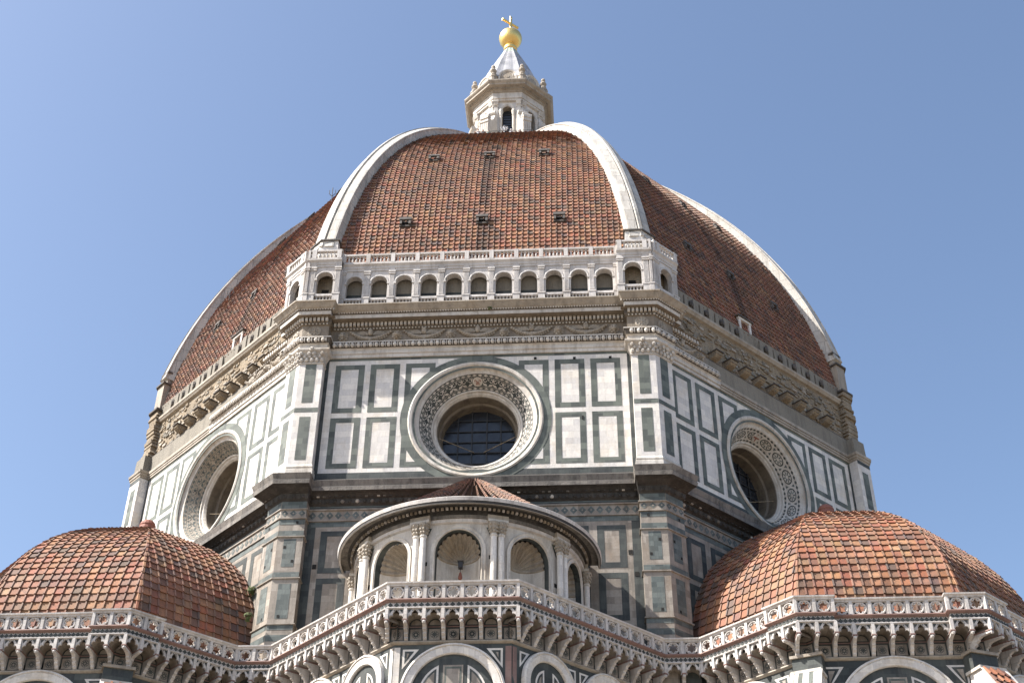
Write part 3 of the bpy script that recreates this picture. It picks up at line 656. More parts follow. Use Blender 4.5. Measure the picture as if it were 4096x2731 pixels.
# ================================================================== great dome
dome = thing('great_dome', 'great octagonal dome of terracotta tiles with white marble ribs, crowning the drum', 'dome', (0, 0, 54))
DR, DZ, DO = 41.577, 48.237, 41.577 - 27.344
C22 = math.cos(R(22.5))
PAL = [tuple(k * x for k, x in zip((1.0, 1.04, 1.06), c)) for c in [(.31, .125, .062), (.265, .105, .055), (.34, .16, .082), (.285, .112, .062), (.35, .178, .095), (.235, .09, .052), (.21, .096, .06), (.3, .14, .078), (.165, .088, .06), (.105, .07, .055), (.25, .132, .08), (.3, .097, .052), (.32, .14, .07)]]
def tint(dark=1.0):
    c = random.choice(PAL); m = PAL[3]; c = tuple(.85 * x + .15 * y for x, y in zip(c, m)); q = random.uniform(.8, 1.12) * dark
    return (c[0] * q, c[1] * q * random.uniform(.94, 1.08), c[2] * q * random.uniform(.88, 1.1))
def tile_field(mb, M, acc, th0, th1, tw, row, hip=False, over=0.0, du=0.0, lift=.055, ridge=.05, darkfn=None, ul=None, ur=None):
    """courses of flat pan tiles with a narrow raised joint on a circular arc; acc(th)->(apothem,z,normal_a,normal_z,metres per radian)"""
    rw = .06 * tw / .36
    L = acc(th0)[4] * (th1 - th0); nr = max(1, int(L / row)); dt = (th1 - th0) / nr
    for j in range(nr):
        t0, t1 = th0 + j * dt, th0 + (j + 1) * dt + .12 * dt
        a0, z0, na0, nz0, _ = acc(t0); a1, z1, na1, nz1, _ = acc(min(t1, th1 + dt * .1))
        h0, h1 = a0 * T8 - over, max(0.01, a1 * T8 - over)
        lo0, hi0 = (-h0 if ul is None else max(-h0, ul)), (h0 if ur is None else min(h0, ur))
        lo1, hi1 = (-h1 if ul is None else max(-h1, ul)), (h1 if ur is None else min(h1, ur))
        i0, i1 = math.floor(lo0 / tw) - 1, math.ceil(hi0 / tw) + 1
        for i in range(i0, i1 + 1):
            jit = random.uniform(-.006, .006); u0, u1 = i * tw + du + jit, (i + 1) * tw + du + jit
            if u1 <= lo0 + .02 or u0 >= hi0 - .02: continue
            cb = lambda u, lo, hi: min(max(u, lo), hi)
            ua, ub = cb(u0, lo0, hi0), cb(u1, lo0, hi0); uc, ue = cb(u0, lo1, hi1), cb(u1, lo1, hi1)
            if ub - ua < .03: continue
            l = lift + random.uniform(-.012, .016); c = tint(darkfn((u0 + u1) / 2, z0) if darkfn else 1.0); s = .012 * random.uniform(-1, 1)
            pt = lambda u, q, a, z, na, nz: M(u, a + na * q, z + nz * q)
            A, B = pt(ua, l + s, a0, z0, na0, nz0), pt(ub, l - s, a0, z0, na0, nz0); C_, D = pt(ue, .004, a1, z1, na1, nz1), pt(uc, .004, a1, z1, na1, nz1)
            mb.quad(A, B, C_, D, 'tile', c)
            edge_shade = (c[0] * .62, c[1] * .58, c[2] * .56)  # front edges tinted darker: shadow under each tile lip painted in
            mb.quad(pt(ua, -.03, a0, z0, na0, nz0), pt(ub, -.03, a0, z0, na0, nz0), B, A, 'tile', edge_shade)
            if ue - uc > .03 and u0 > lo0 and u0 < hi0 - rw:      # raised joint along the left edge
                e0, e1 = ua, ua + rw; f0, f1 = uc, uc + rw; r0 = l + ridge; r1 = ridge
                q1, q2 = pt(e0, r0, a0, z0, na0, nz0), pt(e1, r0, a0, z0, na0, nz0); q3, q4 = pt(f1, r1, a1, z1, na1, nz1), pt(f0, r1, a1, z1, na1, nz1)
                w1, w2 = pt(e0, 0, a0, z0, na0, nz0), pt(e1, 0, a0, z0, na0, nz0); w3, w4 = pt(f1, 0, a1, z1, na1, nz1), pt(f0, 0, a1, z1, na1, nz1)
                cj = (c[0] * .8 + .03, c[1] * .85 + .03, c[2] * .9 + .03)
                mb.quad(q1, q2, q3, q4, 'tile', cj); mb.quad(w1, q1, q4, w4, 'tile', cj); mb.quad(q2, w2, w3, q3, 'tile', cj); mb.quad(w1, w2, q2, q1, 'tile', edge_shade)
def dacc(th):
    rho = DR * math.cos(th) - DO; na, nz = math.cos(th), math.sin(th) * C22; h = math.hypot(na, nz)
    return rho * C22, DZ + DR * math.sin(th), na / h, nz / h, DR
TH0, TH1 = math.asin((53.75 - DZ) / DR), 1.075
vents = {0: [(-5.18, 59.38), (-.05, 59.43), (5.09, 59.37), (-4.07, 68.73), (0, 68.94), (4.0, 69.07)], -1: [(.02, 59.3), (-4.89, 59.22), (4.9, 58.6), (0, 68.9), (-4.0, 68.9), (4, 68.9)], 1: [(-4.3, 60.0), (.14, 59.8), (4.7, 59.36), (0, 68.9), (-4.0, 68.9), (4, 68.9)]}
for k in FACES:
    mb = MB(); M = F[k]
    # backing shell under the tiles
    N = 24; lv = []
    for i in range(N + 1):
        th = TH0 + (TH1 - TH0) * i / N; a, z, na, nz, _ = dacc(th); a -= .06; lv.append([M(-a * T8, a, z - .02), M(a * T8, a, z - .02)])
    loft(mb, lv, 'void')
    def dk(u, z, k=k):
        for vu, vz in vents[k]:
            if abs(u - vu) < (.36 if abs(vu) < .5 else .18) and vz - (5.2 if vz < 65 else 7.5) < z < vz - .3: return .42 if abs(vu) < .5 else .72
        h = math.sin(round(u / .372) * 12.9898 + k * 3.1) * 43758.5453; h -= math.floor(h); g2 = math.sin(round(u / .372) * 7.7 + math.floor(z / 5.0) * 31.7) * 9151.3; g2 -= math.floor(g2)
        return (.8 if h < .1 else 1.0) * (.88 if g2 < .12 else 1.1 if g2 > .93 else 1.0)
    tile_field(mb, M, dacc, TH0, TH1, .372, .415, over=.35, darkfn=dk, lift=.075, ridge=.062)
    mb.build('tiled_roof', dome)
    for vu, vz in vents[k]:
        th = math.asin((vz - DZ) / DR); a, z, na, nz, _ = dacc(th); b = MB()
        def Q(u, t, q):
            u *= .74 if k == 0 else .62; t *= .68; q *= .72 if k == 0 else .5
            return M(vu + u, a + na * q - nz * t, z + nz * q + na * t)    # t up the slope, q outwards
        def qb(u0, u1, t0, t1, q0, q1, m):
            p = [[[Q(u, t, q) for q in (q0, q1)] for t in (t0, t1)] for u in (u0, u1)]
            for f in ((p[0][0][1], p[1][0][1], p[1][1][1], p[0][1][1]), (p[0][0][0], p[0][0][1], p[0][1][1], p[0][1][0]), (p[1][0][0], p[1][1][0], p[1][1][1], p[1][0][1]), (p[0][0][0], p[1][0][0], p[1][0][1], p[0][0][1]), (p[0][1][1], p[1][1][1], p[1][1][0], p[0][1][0])): b.poly(f, m)
        qb(-.5, -.3, -.35, .5, 0, .42, 'slate'); qb(.3, .5, -.35, .5, 0, .42, 'slate'); qb(-.56, .56, .25, .62, .3, .5, 'slate'); qb(-.55, .55, -.5, -.35, 0, .22, 'slate'); qb(-.3, .3, -.35, .5, -.02, .1, 'void')
        qb(-.28, .28, .0, .12, .1, .22, 'tile')
        b.build('roof_vent', dome)
mb = MB()
for k in (2, 3, 4, -2, -3):
    lv = []
    for i in range(19):
        th = TH0 + (TH1 - TH0) * i / 18; a, z, na, nz, _ = dacc(th); lv.append([F[k](-a * T8, a, z), F[k](a * T8, a, z)])
    loft(mb, lv, 'tile')
mb.build('roof_shell', dome)
# ribs: two flat marble bands either side of a raised roll, swept up each corner
def rib_mesh():
    mb = MB(); prof = [(-.78, -.4), (-.78, .34), (-.84, .38), (-.84, .46), (-.74, .5), (-.24, .64), (-.22, .54), (-.14, .54), (-.12, .74), (.12, .74), (.14, .54), (.22, .54), (.24, .64), (.74, .5), (.84, .46), (.84, .38), (.78, .34), (.78, -.4)]
    t = R(-112.5); c, s = math.cos(t), math.sin(t); N = 44; lv = []
    for i in range(N + 1):
        th = .2 + (1.085 - .2) * i / N; rho = DR * math.cos(th) - DO; z = DZ + DR * math.sin(th); nr, nz = math.cos(th), math.sin(th)
        wv = .93 - .1 * i / N
        lv.append([(c * (rho + nr * q) - s * x * wv, s * (rho + nr * q) + c * x * wv, z + nz * q) for x, q in prof])
    loft(mb, lv, 'rib_marble'); mb.poly(lv[0], 'rib_marble'); mb.poly(list(reversed(lv[-1])), 'rib_marble')
    return mb
rib = rib_mesh().build('rib', dome)
for i in (1, 2, 7): copy_part(rib, dome, rz=R(45 * i))
for j in (0, 1, 2, 7):
    A, B = plane(j - 1), plane(j)
    def cpath(a, ub, z): return [A(ub, a - 1.2, z), A(ub, a, z), B(-a * T8, a, z), B(-ub, a, z), B(-ub, a - 1.2, z)]
    b = MB()
    for a, ub, z0, z1, m in (((25.15, 9.35, 54.2, 55.9, 'marble_worn'), (25.1, 9.3, 55.9, 57.1, 'marble'), (25.2, 9.2, 57.1, 57.2, 'slate')) if j in (0, 1) else ((25.48, 9.35, 53.55, 53.7, 'slate'), (25.2, 9.5, 53.7, 55.95, 'marble_worn'), (25.34, 9.4, 55.95, 56.08, 'slate'), (24.98, 9.55, 56.08, 57.0, 'marble_worn'), (25.12, 9.45, 57.0, 57.14, 'slate'))):
        l0, l1 = cpath(a, ub, z0), cpath(a, ub, z1); loft(b, [l0, l1], m); b.poly(l1, m); b.poly(list(reversed(l0)), m)
    b.build('rib_pedestal', dome)
    if j in (2, 7):
        b = MB(); z = 49.62
        while z < 53.5:
            h = random.uniform(.16, .34); d = random.uniform(25.22, 25.42); l0, l1 = cpath(d, 9.5 - random.uniform(0, .2), z), cpath(d + random.uniform(-.05, .05), 9.5, min(53.54, z + h)); loft(b, [l0, l1], 'masonry'); b.poly(l1, 'masonry'); b.poly(list(reversed(l0)), 'masonry'); z += h + .012
        b.build('rough_pier', drum)
# ================================================================== lantern
lan = thing('lantern', 'white marble lantern with a lead cone, gilded ball and cross on top of the dome', 'lantern', (0, 0, 84.9))
def oct_ring(a, z): return [plane(j)(-a * T8, a, z) for j in range(8)]
mb = MB(); loft(mb, [oct_ring(a, z) for a, z in ((5.0, 84.2), (6.25, 84.5), (6.35, 84.62), (6.35, 84.88), (6.2, 84.9), (2.0, 84.95))], 'marble_worn', True); mb.build('platform', lan)
mb = MB()
for k in range(-3, 5):
    M = F[k]; h = 3.1 * T8
    arch_plate(mb, M, -h, h, 84.9, 93.0, arch_pts(0, .47, 91.85, 12), 3.1, 'marble', 2.5, 'marble_worn', back=False)
lb = mb.build('lantern_wall', lan)
b = MB()
for k in range(-3, 5): rect(b, F[k], -.5, .5, 84.9, 92.5, 2.55, 'glass')
for k in FACES:
    for i in range(20): box(b, F[k], -.46, .46, 2.55, 2.6, 85.2 + .34 * i, 85.24 + .34 * i, 'iron')
b.build('window_grille', lan)
for k in (-2, -1, 0, 1, 2):
    M = F[k]; b = MB()
    arc_band(b, M, 0, 91.85, .5, .68, 3.16, 3.2, 'marble_carved', 0, 180, 12)
    for s in (-1, 1):
        c = M(s * .6, 3.16, 0); lathe(b, c[0], c[1], [(.13, 84.9), (.13, 90.9), (.17, 91.0), (.12, 91.05), (.2, 91.45), (.22, 91.5), (.22, 91.7), (.15, 91.86)], 'marble_carved', 8)
    b.build('window_surround', lan)
    for s in (-1, 1):
        b = MB(); u0, u1 = sorted((s * .88, s * 1.27))
        box(b, M, u0, u1, 3.05, 3.2, 84.9, 92.2, 'marble')
        for i in range(3): box(b, M, u0 + .03 + i * .12, u0 + .11 + i * .12, 3.2, 3.25, 85.2, 92.1, 'marble')
        slab(b, M, [(3.05, 92.2), (3.24, 92.2), (3.28, 92.4), (3.45, 92.8), (3.45, 92.95), (3.05, 92.95)], u0 - .06, u1 + .06, 'marble_carved')
        for i in range(3): ball(b, M(u0 + .06 + .13 * i, 3.3, 92.45), .09, 'marble_carved', 6, 4)
        b.build('pilaster', lan)
mb = MB()
loft(mb, [oct_ring(a, z) for a, z in ((3.1, 92.9), (3.3, 92.95), (3.32, 93.15), (3.4, 93.18), (3.42, 93.45), (3.36, 93.48), (3.36, 93.95), (3.46, 94.0), (3.5, 94.12), (3.62, 94.16), (3.7, 94.32), (4.05, 94.4), (4.08, 94.55), (4.2, 94.68), (4.27, 94.8), (4.27, 94.9), (3.0, 95.3))],
     ['marble_carved'] * 6 + ['marble_worn'] * 5 + ['marble_worn'] * 4 + ['slate'], True)
for k in (-1, 0, 1, -2, 2):
    for i in range(20): box(mb, F[k], -1.5 + .16 * i - .05, -1.5 + .16 * i + .05, 3.6, 3.74, 94.18, 94.32, 'marble_worn')
mb.build('cornice', lan)
for j in range(8):
    M = plane(j - .5); b = MB(); w2 = .4
    slab(b, M, [(3.2, 84.9), (5.1, 84.9), (5.1, 88.6), (5.2, 88.65), (5.22, 88.95), (5.3, 89.0), (5.3, 89.2), (4.75, 89.25), (4.45, 89.45), (4.1, 89.9), (3.85, 90.5), (3.7, 91.0), (3.2, 91.2)], -w2, w2, 'marble_carved')
    tube(b, M(-w2 - .04, 4.95, 89.42), M(w2 + .04, 4.95, 89.42), .27, 'marble_carved', 10); tube(b, M(-w2 - .04, 3.72, 91.0), M(w2 + .04, 3.72, 91.0), .24, 'marble_carved', 10)
    for i in range(4): box(b, M, -w2 + .04 + i * .2, -w2 + .14 + i * .2, 5.1, 5.15, 85.2, 88.5, 'marble_carved')
    for s in (-1, 1):
        b.poly([M(s * (w2 + .01), a, z) for a, z in ((3.5, 84.95), (4.4, 84.95), (4.4, 86.9), (4.25, 87.35), (3.95, 87.5), (3.65, 87.35), (3.5, 86.9))], 'void')
    b.build('buttress', lan)
    M2 = plane(j); b = MB()     # shell lunettes and finials of the crown
    b.poly([M2(u, 3.3, z) for u, z in [(.72, 95.1), (-.72, 95.1)] + arch_pts(0, .72, 96.3, 12)], 'marble_worn')
    for r0, r1, a0, a1 in ((.72, .86, 3.36, 3.4), (.86, .9, 3.4, 2.9), (.5, .56, 3.32, 3.34), (.66, .72, 3.3, 3.36)): arc_band(b, M2, 0, 96.3, r0, r1, a0, a1, 'marble_carved', 0, 180, 12)
    box(b, M2, -.9, -.72, 2.9, 3.38, 95.0, 96.3, 'marble_carved'); box(b, M2, .72, .9, 2.9, 3.38, 95.0, 96.3, 'marble_carved'); disc(b, M2, 0, 96.3, .18, 3.33, 'marble_worn', 10)
    b.build('lunette', lan)
    c = M(0, 3.62, 0); b = MB()
    lathe(b, c[0], c[1], [(.42, 95.0), (.42, 95.9), (.46, 95.95), (.46, 96.1), (.2, 96.15), (.3, 96.35), (.32, 96.5), (.18, 96.68), (.18, 96.72), (.3, 96.9), (.34, 97.02), (.3, 97.15), (.16, 97.32), (.16, 97.36), (.22, 97.5), (.2, 97.65), (.1, 97.8), (0, 97.9)], 'marble_worn', 10)
    b.build('finial', lan, smooth=True)
mb = MB(); N = 64; lv = []
for r, z in ((3.15, 96.6), (1.86, 100.3), (.95, 102.6), (.53, 103.7)):
    lv.append([((r * (1 + (.09 if i % 8 == 0 else .02 if i % 8 in (1, 7) else -.02))) * math.cos(2 * PI * i / N + R(22.5)), (r * (1 + (.09 if i % 8 == 0 else .02 if i % 8 in (1, 7) else -.02))) * math.sin(2 * PI * i / N + R(22.5)), z) for i in range(N)])
loft(mb, lv, ['lead', 'lead', 'patina'], True); mb.build('cone_roof', lan)
mb = MB(); lathe(mb, 0, 0, [(.5, 103.6), (.66, 103.75), (.7, 103.95), (.62, 104.15), (.5, 104.3), (.5, 104.5)], 'gold', 24); ball(mb, (0, 0, 105.5), 1.17, 'gold', 40, 24); mb.build('gilded_ball', lan, smooth=True)
mb = MB(); tube(mb, (0, 0, 106.6), (0, 0, 108.85), .15, 'gold', 12); tube(mb, (-.82, -.68, 107.85), (.72, .6, 107.85), .14, 'gold', 12)
mb.build('cross', lan)

# ---- railing, lamps and visitors on the lantern platform
rail = thing('iron_railing', 'thin dark iron railing along the edge of the platform below the lantern', 'railing', (0, 0, 84.9))
for k in FACES:
    b = MB(); M = F[k]; h = 6.1 * T8
    for i in range(9): u = -h + 2 * h * i / 8; tube(b, M(u, 6.1, 84.88), M(u, 6.1, 86.05), .025, 'iron', 5)
    for z in (86.05, 85.5): tube(b, M(-h, 6.1, z), M(h, 6.1, z), .025, 'iron', 5)
    b.build('rail_bars', rail)
def person(label, x, y, z, top, h=1.72, lean=0.0, arm=0.0, hair='hair', turn=0.0):
    """standing figure: skinned skeleton body, with hair and a shirt as children"""
    o0 = thing('person', label, 'person', (x, y, z), 'visitors on the lantern platform')
    s = h / 1.72; me = bpy.data.meshes.new('body')
    J = [((0, 0, .93), .13), ((0, lean * .5, 1.2), .12), ((0, lean, 1.42), .13), ((0, lean, 1.5), .055), ((0, lean - .02, 1.6), .085), ((0, lean - .02, 1.68), .08),
         ((-.19, lean, 1.4), .055), ((-.26, lean - .05 - arm * .1, 1.13), .042), ((-.2, lean - .12 - arm * .25, .95 + arm * .3), .032), ((.19, lean, 1.4), .055), ((.26, lean - .05, 1.13), .042), ((.22, lean - .14, .92), .032),
         ((-.1, 0, .88), .085), ((-.1, -.02, .48), .06), ((-.1, 0, .07), .045), ((-.1, -.13, .04), .035), ((.1, 0, .88), .085), ((.1, -.02, .48), .06), ((.1, 0, .07), .045), ((.1, -.13, .04), .035)]
    E_ = [(0, 1), (1, 2), (2, 3), (3, 4), (4, 5), (2, 6), (6, 7), (7, 8), (2, 9), (9, 10), (10, 11), (0, 12), (12, 13), (13, 14), (14, 15), (0, 16), (16, 17), (17, 18), (18, 19)]
    me.from_pydata([tuple(c * s for c in p) for p, r in J], E_, []); ob = bpy.data.objects.new('body', me); col.objects.link(ob)
    ob.parent = o0; ob.rotation_euler.z = turn; me.materials.append(MATS['skin'])
    sk = ob.modifiers.new('skin', 'SKIN')
    for v, (p, r) in zip(me.skin_vertices[0].data, J): v.radius = (r * s, r * s)
    me.skin_vertices[0].data[0].use_root = True
    ob.modifiers.new('smooth', 'SUBSURF').levels = 1; ob.modifiers['smooth'].render_levels = 2
    b = MB(); lz = lean
    lathe(b, 0, 0, [(.13, .92 * s), (.165, 1.0 * s), (.17, 1.25 * s), (.2, 1.38 * s), (.12, 1.47 * s), (.07, 1.5 * s)], top, 14); sh = b.build('shirt', None); sh.parent = o0; sh.location = (0, lz * .7, 0); sh.rotation_euler.z = turn; sh.scale = (1.1, .75, 1)
    b = MB(); ball(b, (0, 0, 1.66 * s), .105, hair, 10, 8); hr = b.build('hair', None, smooth=True); hr.parent = o0; hr.location = (0, lz + .025, .015); hr.rotation_euler.z = turn
    b = MB(); lathe(b, 0, 0, [(.16, .98 * s), (.18, .85 * s), (.15, .8 * s)], 'cloth_dark', 12); lg = b.build('trousers', None); lg.parent = o0; lg.scale = (1.1, .8, 1)
    return o0
PZ = 84.92
person('person in a pink top at the corner of the lantern railing', -3.05, -5.2, PZ, 'cloth_pink', 1.66, -.08, .4)
person('tall dark-haired person in a white shirt leaning on the lantern railing', -2.45, -5.65, PZ, 'cloth_white', 1.82, -.1, .8)
person('person in a dark jacket on the lantern platform between white and teal shirts', -1.95, -5.7, PZ, 'cloth_dark', 1.68, -.05, .2)
person('person in a teal shirt standing at the lantern railing', -1.5, -5.6, PZ, 'cloth_teal', 1.74, 0, .9)
person('person in a white cap and white shirt beside the dark lantern window', .55, -5.7, PZ, 'cloth_white', 1.6, -.1, .2, 'cloth_white')
person('person dressed in black in front of a lantern buttress', 1.35, -5.6, PZ, 'cloth_dark', 1.7, 0, .3)
fl = thing('floodlight_mast', 'cluster of small white floodlights on a short mast in front of the lantern window', 'floodlight', (-.05, -5.9, PZ))
b = MB(); tube(b, (-.05, -5.9, PZ), (-.05, -5.9, PZ + 1.75), .05, 'cloth_white', 8); b.build('mast', fl)
b = MB()
for dx, dz in ((-.24, 1.72), (0, 1.84), (.24, 1.72), (-.13, 1.5), (.13, 1.5)):
    tube(b, (-.05 + dx, -5.98, PZ + dz), (-.05 + dx, -5.8, PZ + dz), .1, 'cloth_white', 10); disc(b, plane(0), -.05 + dx, PZ + dz, .07, 5.99, 'void', 8)
b.build('lamp_heads', fl)
# lightning rods on the ribs and roof
for lbl, p, h in (('forked lightning rod standing at the edge of the lantern platform', (-4.0, -4.6, 84.7), 1.9), ('forked lightning rod on the tiles close behind a front rib', None, 1.6), ('forked lightning rod half way down the far edge of the dome', None, 1.5)):
    if p is None:
        th, u, k = (.47, 4.2, -1) if 'close' in lbl else (.36, -6.3, -1)
        a, z, na, nz, _ = dacc(th); p = F[k](u, a, z)
    t = thing('lightning_rod', lbl, 'lightning rod', p, 'lightning rods'); b = MB(); P0 = Vector(p)
    tube(b, P0, P0 + Vector((0, 0, h)), .03, 'iron', 5)
    for dx in (-.22, .22): tube(b, P0 + Vector((0, 0, h * .45)), P0 + Vector((dx, 0, h * .62)), .025, 'iron', 5); tube(b, P0 + Vector((dx, 0, h * .62)), P0 + Vector((dx, 0, h * .85)), .025, 'iron', 5)
    b.build('rod', t)

# ================================================================== small semicircular apse
ey = -25.94
ex = thing('semicircular_apse', 'small semicircular marble apse with shell niches and paired columns below the central round window', 'apse', (0, ey, 24))
RW = 5.95
mb = MB()
for i in range(-2, 3):
    M = cyl(0, ey, RW, -90 + 36 * i); h = RW * R(18)
    arch_plate(mb, M, -h, h, 24, 32.6, arch_pts(0, 1.13, 30.99, 20), 0, 'marble_carved', back=False)
    for s in (-1, 1):
        mb.poly([M(s * u, .012, z) for u, z in ((1.35, 32.3), (1.68, 32.3), (1.68, 31.6), (1.58, 31.83), (1.47, 32.05))], 'serpentine')
for i, u, z in ((0, -1.62, 30.4), (0, 1.6, 30.7), (-1, 1.62, 30.3), (1, -1.6, 30.5), (0, 1.62, 29.2), (-1, -1.6, 30.2), (1, 1.62, 30.1)):
    box(mb, cyl(0, ey, RW, -90 + 36 * i), u - .09, u + .09, -.05, .015, z - .1, z + .1, 'void')
mb.build('curved_wall', ex)
for i in range(-2, 3):
    M = cyl(0, ey, RW, -90 + 36 * i); b = MB(); r = 1.13; nF = 25; nD = 8
    lip = .3
    for j in range(20):     # green reveal, then niche walls and fluted shell
        p, q = arch_pts(0, r, 30.99, 20)[j:j + 2]; b.quad(M(p[0], 0, p[1]), M(q[0], 0, q[1]), M(q[0], -lip, q[1]), M(p[0], -lip, p[1]), 'serpentine_dark')
    for s in (-1, 1): b.quad(M(s * r, 0, 24), M(s * r, 0, 30.99), M(s * r, -lip, 30.99), M(s * r, -lip, 24), 'serpentine_dark')
    for j in range(16):
        x, y = PI * j / 16, PI * (j + 1) / 16
        b.quad(*[M(-r * math.cos(t), -lip - r * .95 * math.sin(t), z) for t, z in ((x, 24), (y, 24), (y, 30.86), (x, 30.86))], 'marble_carved')
        b.quad(*[M(-c * math.cos(t), -lip - c * .95 * math.sin(t), z) for t, z, c in ((x, 30.86, r), (y, 30.86, r), (y, 30.89, r - .08), (x, 30.89, r - .08))], 'marble_worn')
        b.quad(*[M(-c * math.cos(t), -lip - c * .95 * math.sin(t), z) for t, z, c in ((x, 30.89, r - .08), (y, 30.89, r - .08), (y, 30.98, r - .08), (x, 30.98, r - .08))], 'marble_worn')
    nf = 22 * 4
    def SH(f, d): 
        fl_ = 1 - .085 * (1 - abs(math.sin(f * 22 / 2))) * math.cos(d)
        rr2 = r * fl_
        return M(-rr2 * math.cos(d) * math.cos(f), -lip - rr2 * .95 * math.sin(d), 30.96 + rr2 * math.cos(d) * math.sin(f))
    for j in range(nf):
        for d in range(nD):
            f0, f1 = PI * j / nf, PI * (j + 1) / nf; d0, d1 = PI / 2 * d / nD, PI / 2 * (d + 1) / nD
            b.quad(SH(f0, d0), SH(f1, d0), SH(f1, d1), SH(f0, d1), 'marble_worn')
    no = b.build('shell_niche', ex)
    b = MB()
    for r0, r1, a0, a1 in ((1.13, 1.16, 0, .08), (1.16, 1.24, .08, .05), (1.24, 1.34, .05, .09), (1.34, 1.36, .09, 0)):
        arc_band(b, M, 0, 30.99, r0, r1, a0, a1, 'marble_carved', 0, 180, 24)
        for s in (-1, 1): b.quad(M(s * r0, a0, 24), M(s * r1, a1, 24), M(s * r1, a1, 30.99), M(s * r0, a0, 30.99), 'marble_carved')
    b.build('archivolt', no)
def apse_col(ang):
    b = MB(); t = R(ang); cx, cy = 6.2 * math.cos(t), ey + 6.2 * math.sin(t)
    lathe(b, cx, cy, [(.26, 24), (.26, 26.0), (.2, 26.1), (.18, 26.3), (.15, 31.68), (.19, 31.74), (.19, 31.8), (.15, 31.83), (.17, 31.98), (.25, 32.28), (.28, 32.38), (.28, 32.45), (.2, 32.47)], 'marble', 14, mats=['marble'] * 4 + ['marble_carved'] * 3 + ['marble_worn'] * 5)
    for j in range(8):
        for z, q, rr_ in ((31.96, .18, .07), (32.12, .22, .075), (32.32, .27, .065)): ball(b, (cx + q * math.cos(j * PI / 4 + z * 9), cy + q * math.sin(j * PI / 4 + z * 9), z), rr_, 'marble_worn', 5, 4)
    return b.build('column', ex)
for bnd in (-90, -54, -18, 18, 54, 90):
    for d in (-1.75, 1.75):
        if abs(bnd + d) < 91: apse_col(-90 + bnd + d)
mb = MB()
pr = [(5.95, 32.45), (6.08, 32.5), (6.1, 32.66), (6.16, 32.68), (6.17, 32.84), (6.12, 32.87), (6.12, 33.04), (6.24, 33.06), (6.24, 33.2), (6.5, 33.24), (6.84, 33.24), (6.86, 33.1), (6.96, 33.07), (6.97, 33.18), (7.0, 33.2), (7.04, 33.38), (7.0, 33.42), (6.4, 33.6)]
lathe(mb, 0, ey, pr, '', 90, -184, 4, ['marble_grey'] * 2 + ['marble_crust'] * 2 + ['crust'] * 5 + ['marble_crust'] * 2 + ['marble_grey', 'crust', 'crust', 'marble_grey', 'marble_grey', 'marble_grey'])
for i in range(84):
    t = R(-180 + 180 * (i + .5) / 84); M = cyl(0, ey, 6.24, math.degrees(t)); box(mb, M, -.06, .06, -.02, .1, 33.07, 33.19, 'marble_worn' if i % 3 else 'marble_grey')
for bnd in (-90, -54, -18, 18, 54, 90):
    M = cyl(0, ey, 6.17, -90 + bnd); box(mb, M, -.5, .5, -.1, .2, 32.46, 32.6, 'marble_carved'); box(mb, M, -.52, .52, -.1, .16, 32.6, 32.84, 'marble_worn')
mb.build('cornice', ex)
mb = MB(); rows = 17; ap = Vector((0, -25.12, 38.95))
for j in range(rows):
    f0, f1 = j / rows, (j + 1.12) / rows
    ncol = 46 if f0 < .55 else 30 if f0 < .8 else 18
    for i in range(ncol):
        t0, t1 = R(-186 + 192 * i / ncol), R(-186 + 192 * (i + 1) / ncol)
        def CP(t, f, l):
            base_ = Vector((6.4 * math.cos(t), ey + 6.4 * math.sin(t), 33.5)); p = base_.lerp(ap, min(f, .995)); return (p.x + l * .6 * math.cos(t), p.y + l * .6 * math.sin(t), p.z + l * .8)
        c = tint(.95); c = (c[0] * .66, c[1] * .62, c[2] * .62); tm = t0 + (t1 - t0) * .42; cj = (c[0] * .95 + .02, c[1] + .02, c[2] + .02)
        mb.quad(CP(tm, f0, .09), CP(t1, f0, .09), CP(t1, f1, .0), CP(tm, f1, .0), 'tile', c)
        mb.quad(CP(tm, f0, .0), CP(t1, f0, .0), CP(t1, f0, .09), CP(tm, f0, .09), 'tile', (.05, .035, .025))
        ta = (t0 + tm) / 2
        for x, y, lx, ly in ((t0, ta, .04, .2), (ta, tm, .2, .04)): mb.quad(CP(x, f0, lx), CP(y, f0, ly), CP(y, f1, ly - .06), CP(x, f1, lx - .06), 'tile', cj)
        mb.poly([CP(t0, f0, 0), CP(t0, f0, .04), CP(ta, f0, .2), CP(tm, f0, .04), CP(tm, f0, 0)], 'tile', (.05, .035, .025))
mb.build('conical_roof', ex)
M = cyl(0, ey, RW, -90)
lamp = thing('hanging_lamp', 'small dark lantern with a red drop hanging in the middle shell niche', 'hanging lamp', M(.06, -.9, 30.0))
b = MB(); box(b, M, -.08, .18, -1.12, -.85, 30.52, 30.84, 'iron'); box(b, M, -.12, .22, -1.16, -.8, 30.84, 30.88, 'slate'); b.build('lamp_box', lamp)
b = MB(); tube(b, M(.05, -.98, 30.52), M(.05, -.98, 30.3), .018, 'iron', 5); b.build('chain', lamp)
b = MB(); c = M(.05, -.98, 0); lathe(b, c[0], c[1], [(.02, 30.32), (.06, 30.25), (.1, 30.08), (.1, 29.98), (.06, 29.9), (.0, 29.86)], 'lily_red', 10); b.build('red_drop', lamp, smooth=True)
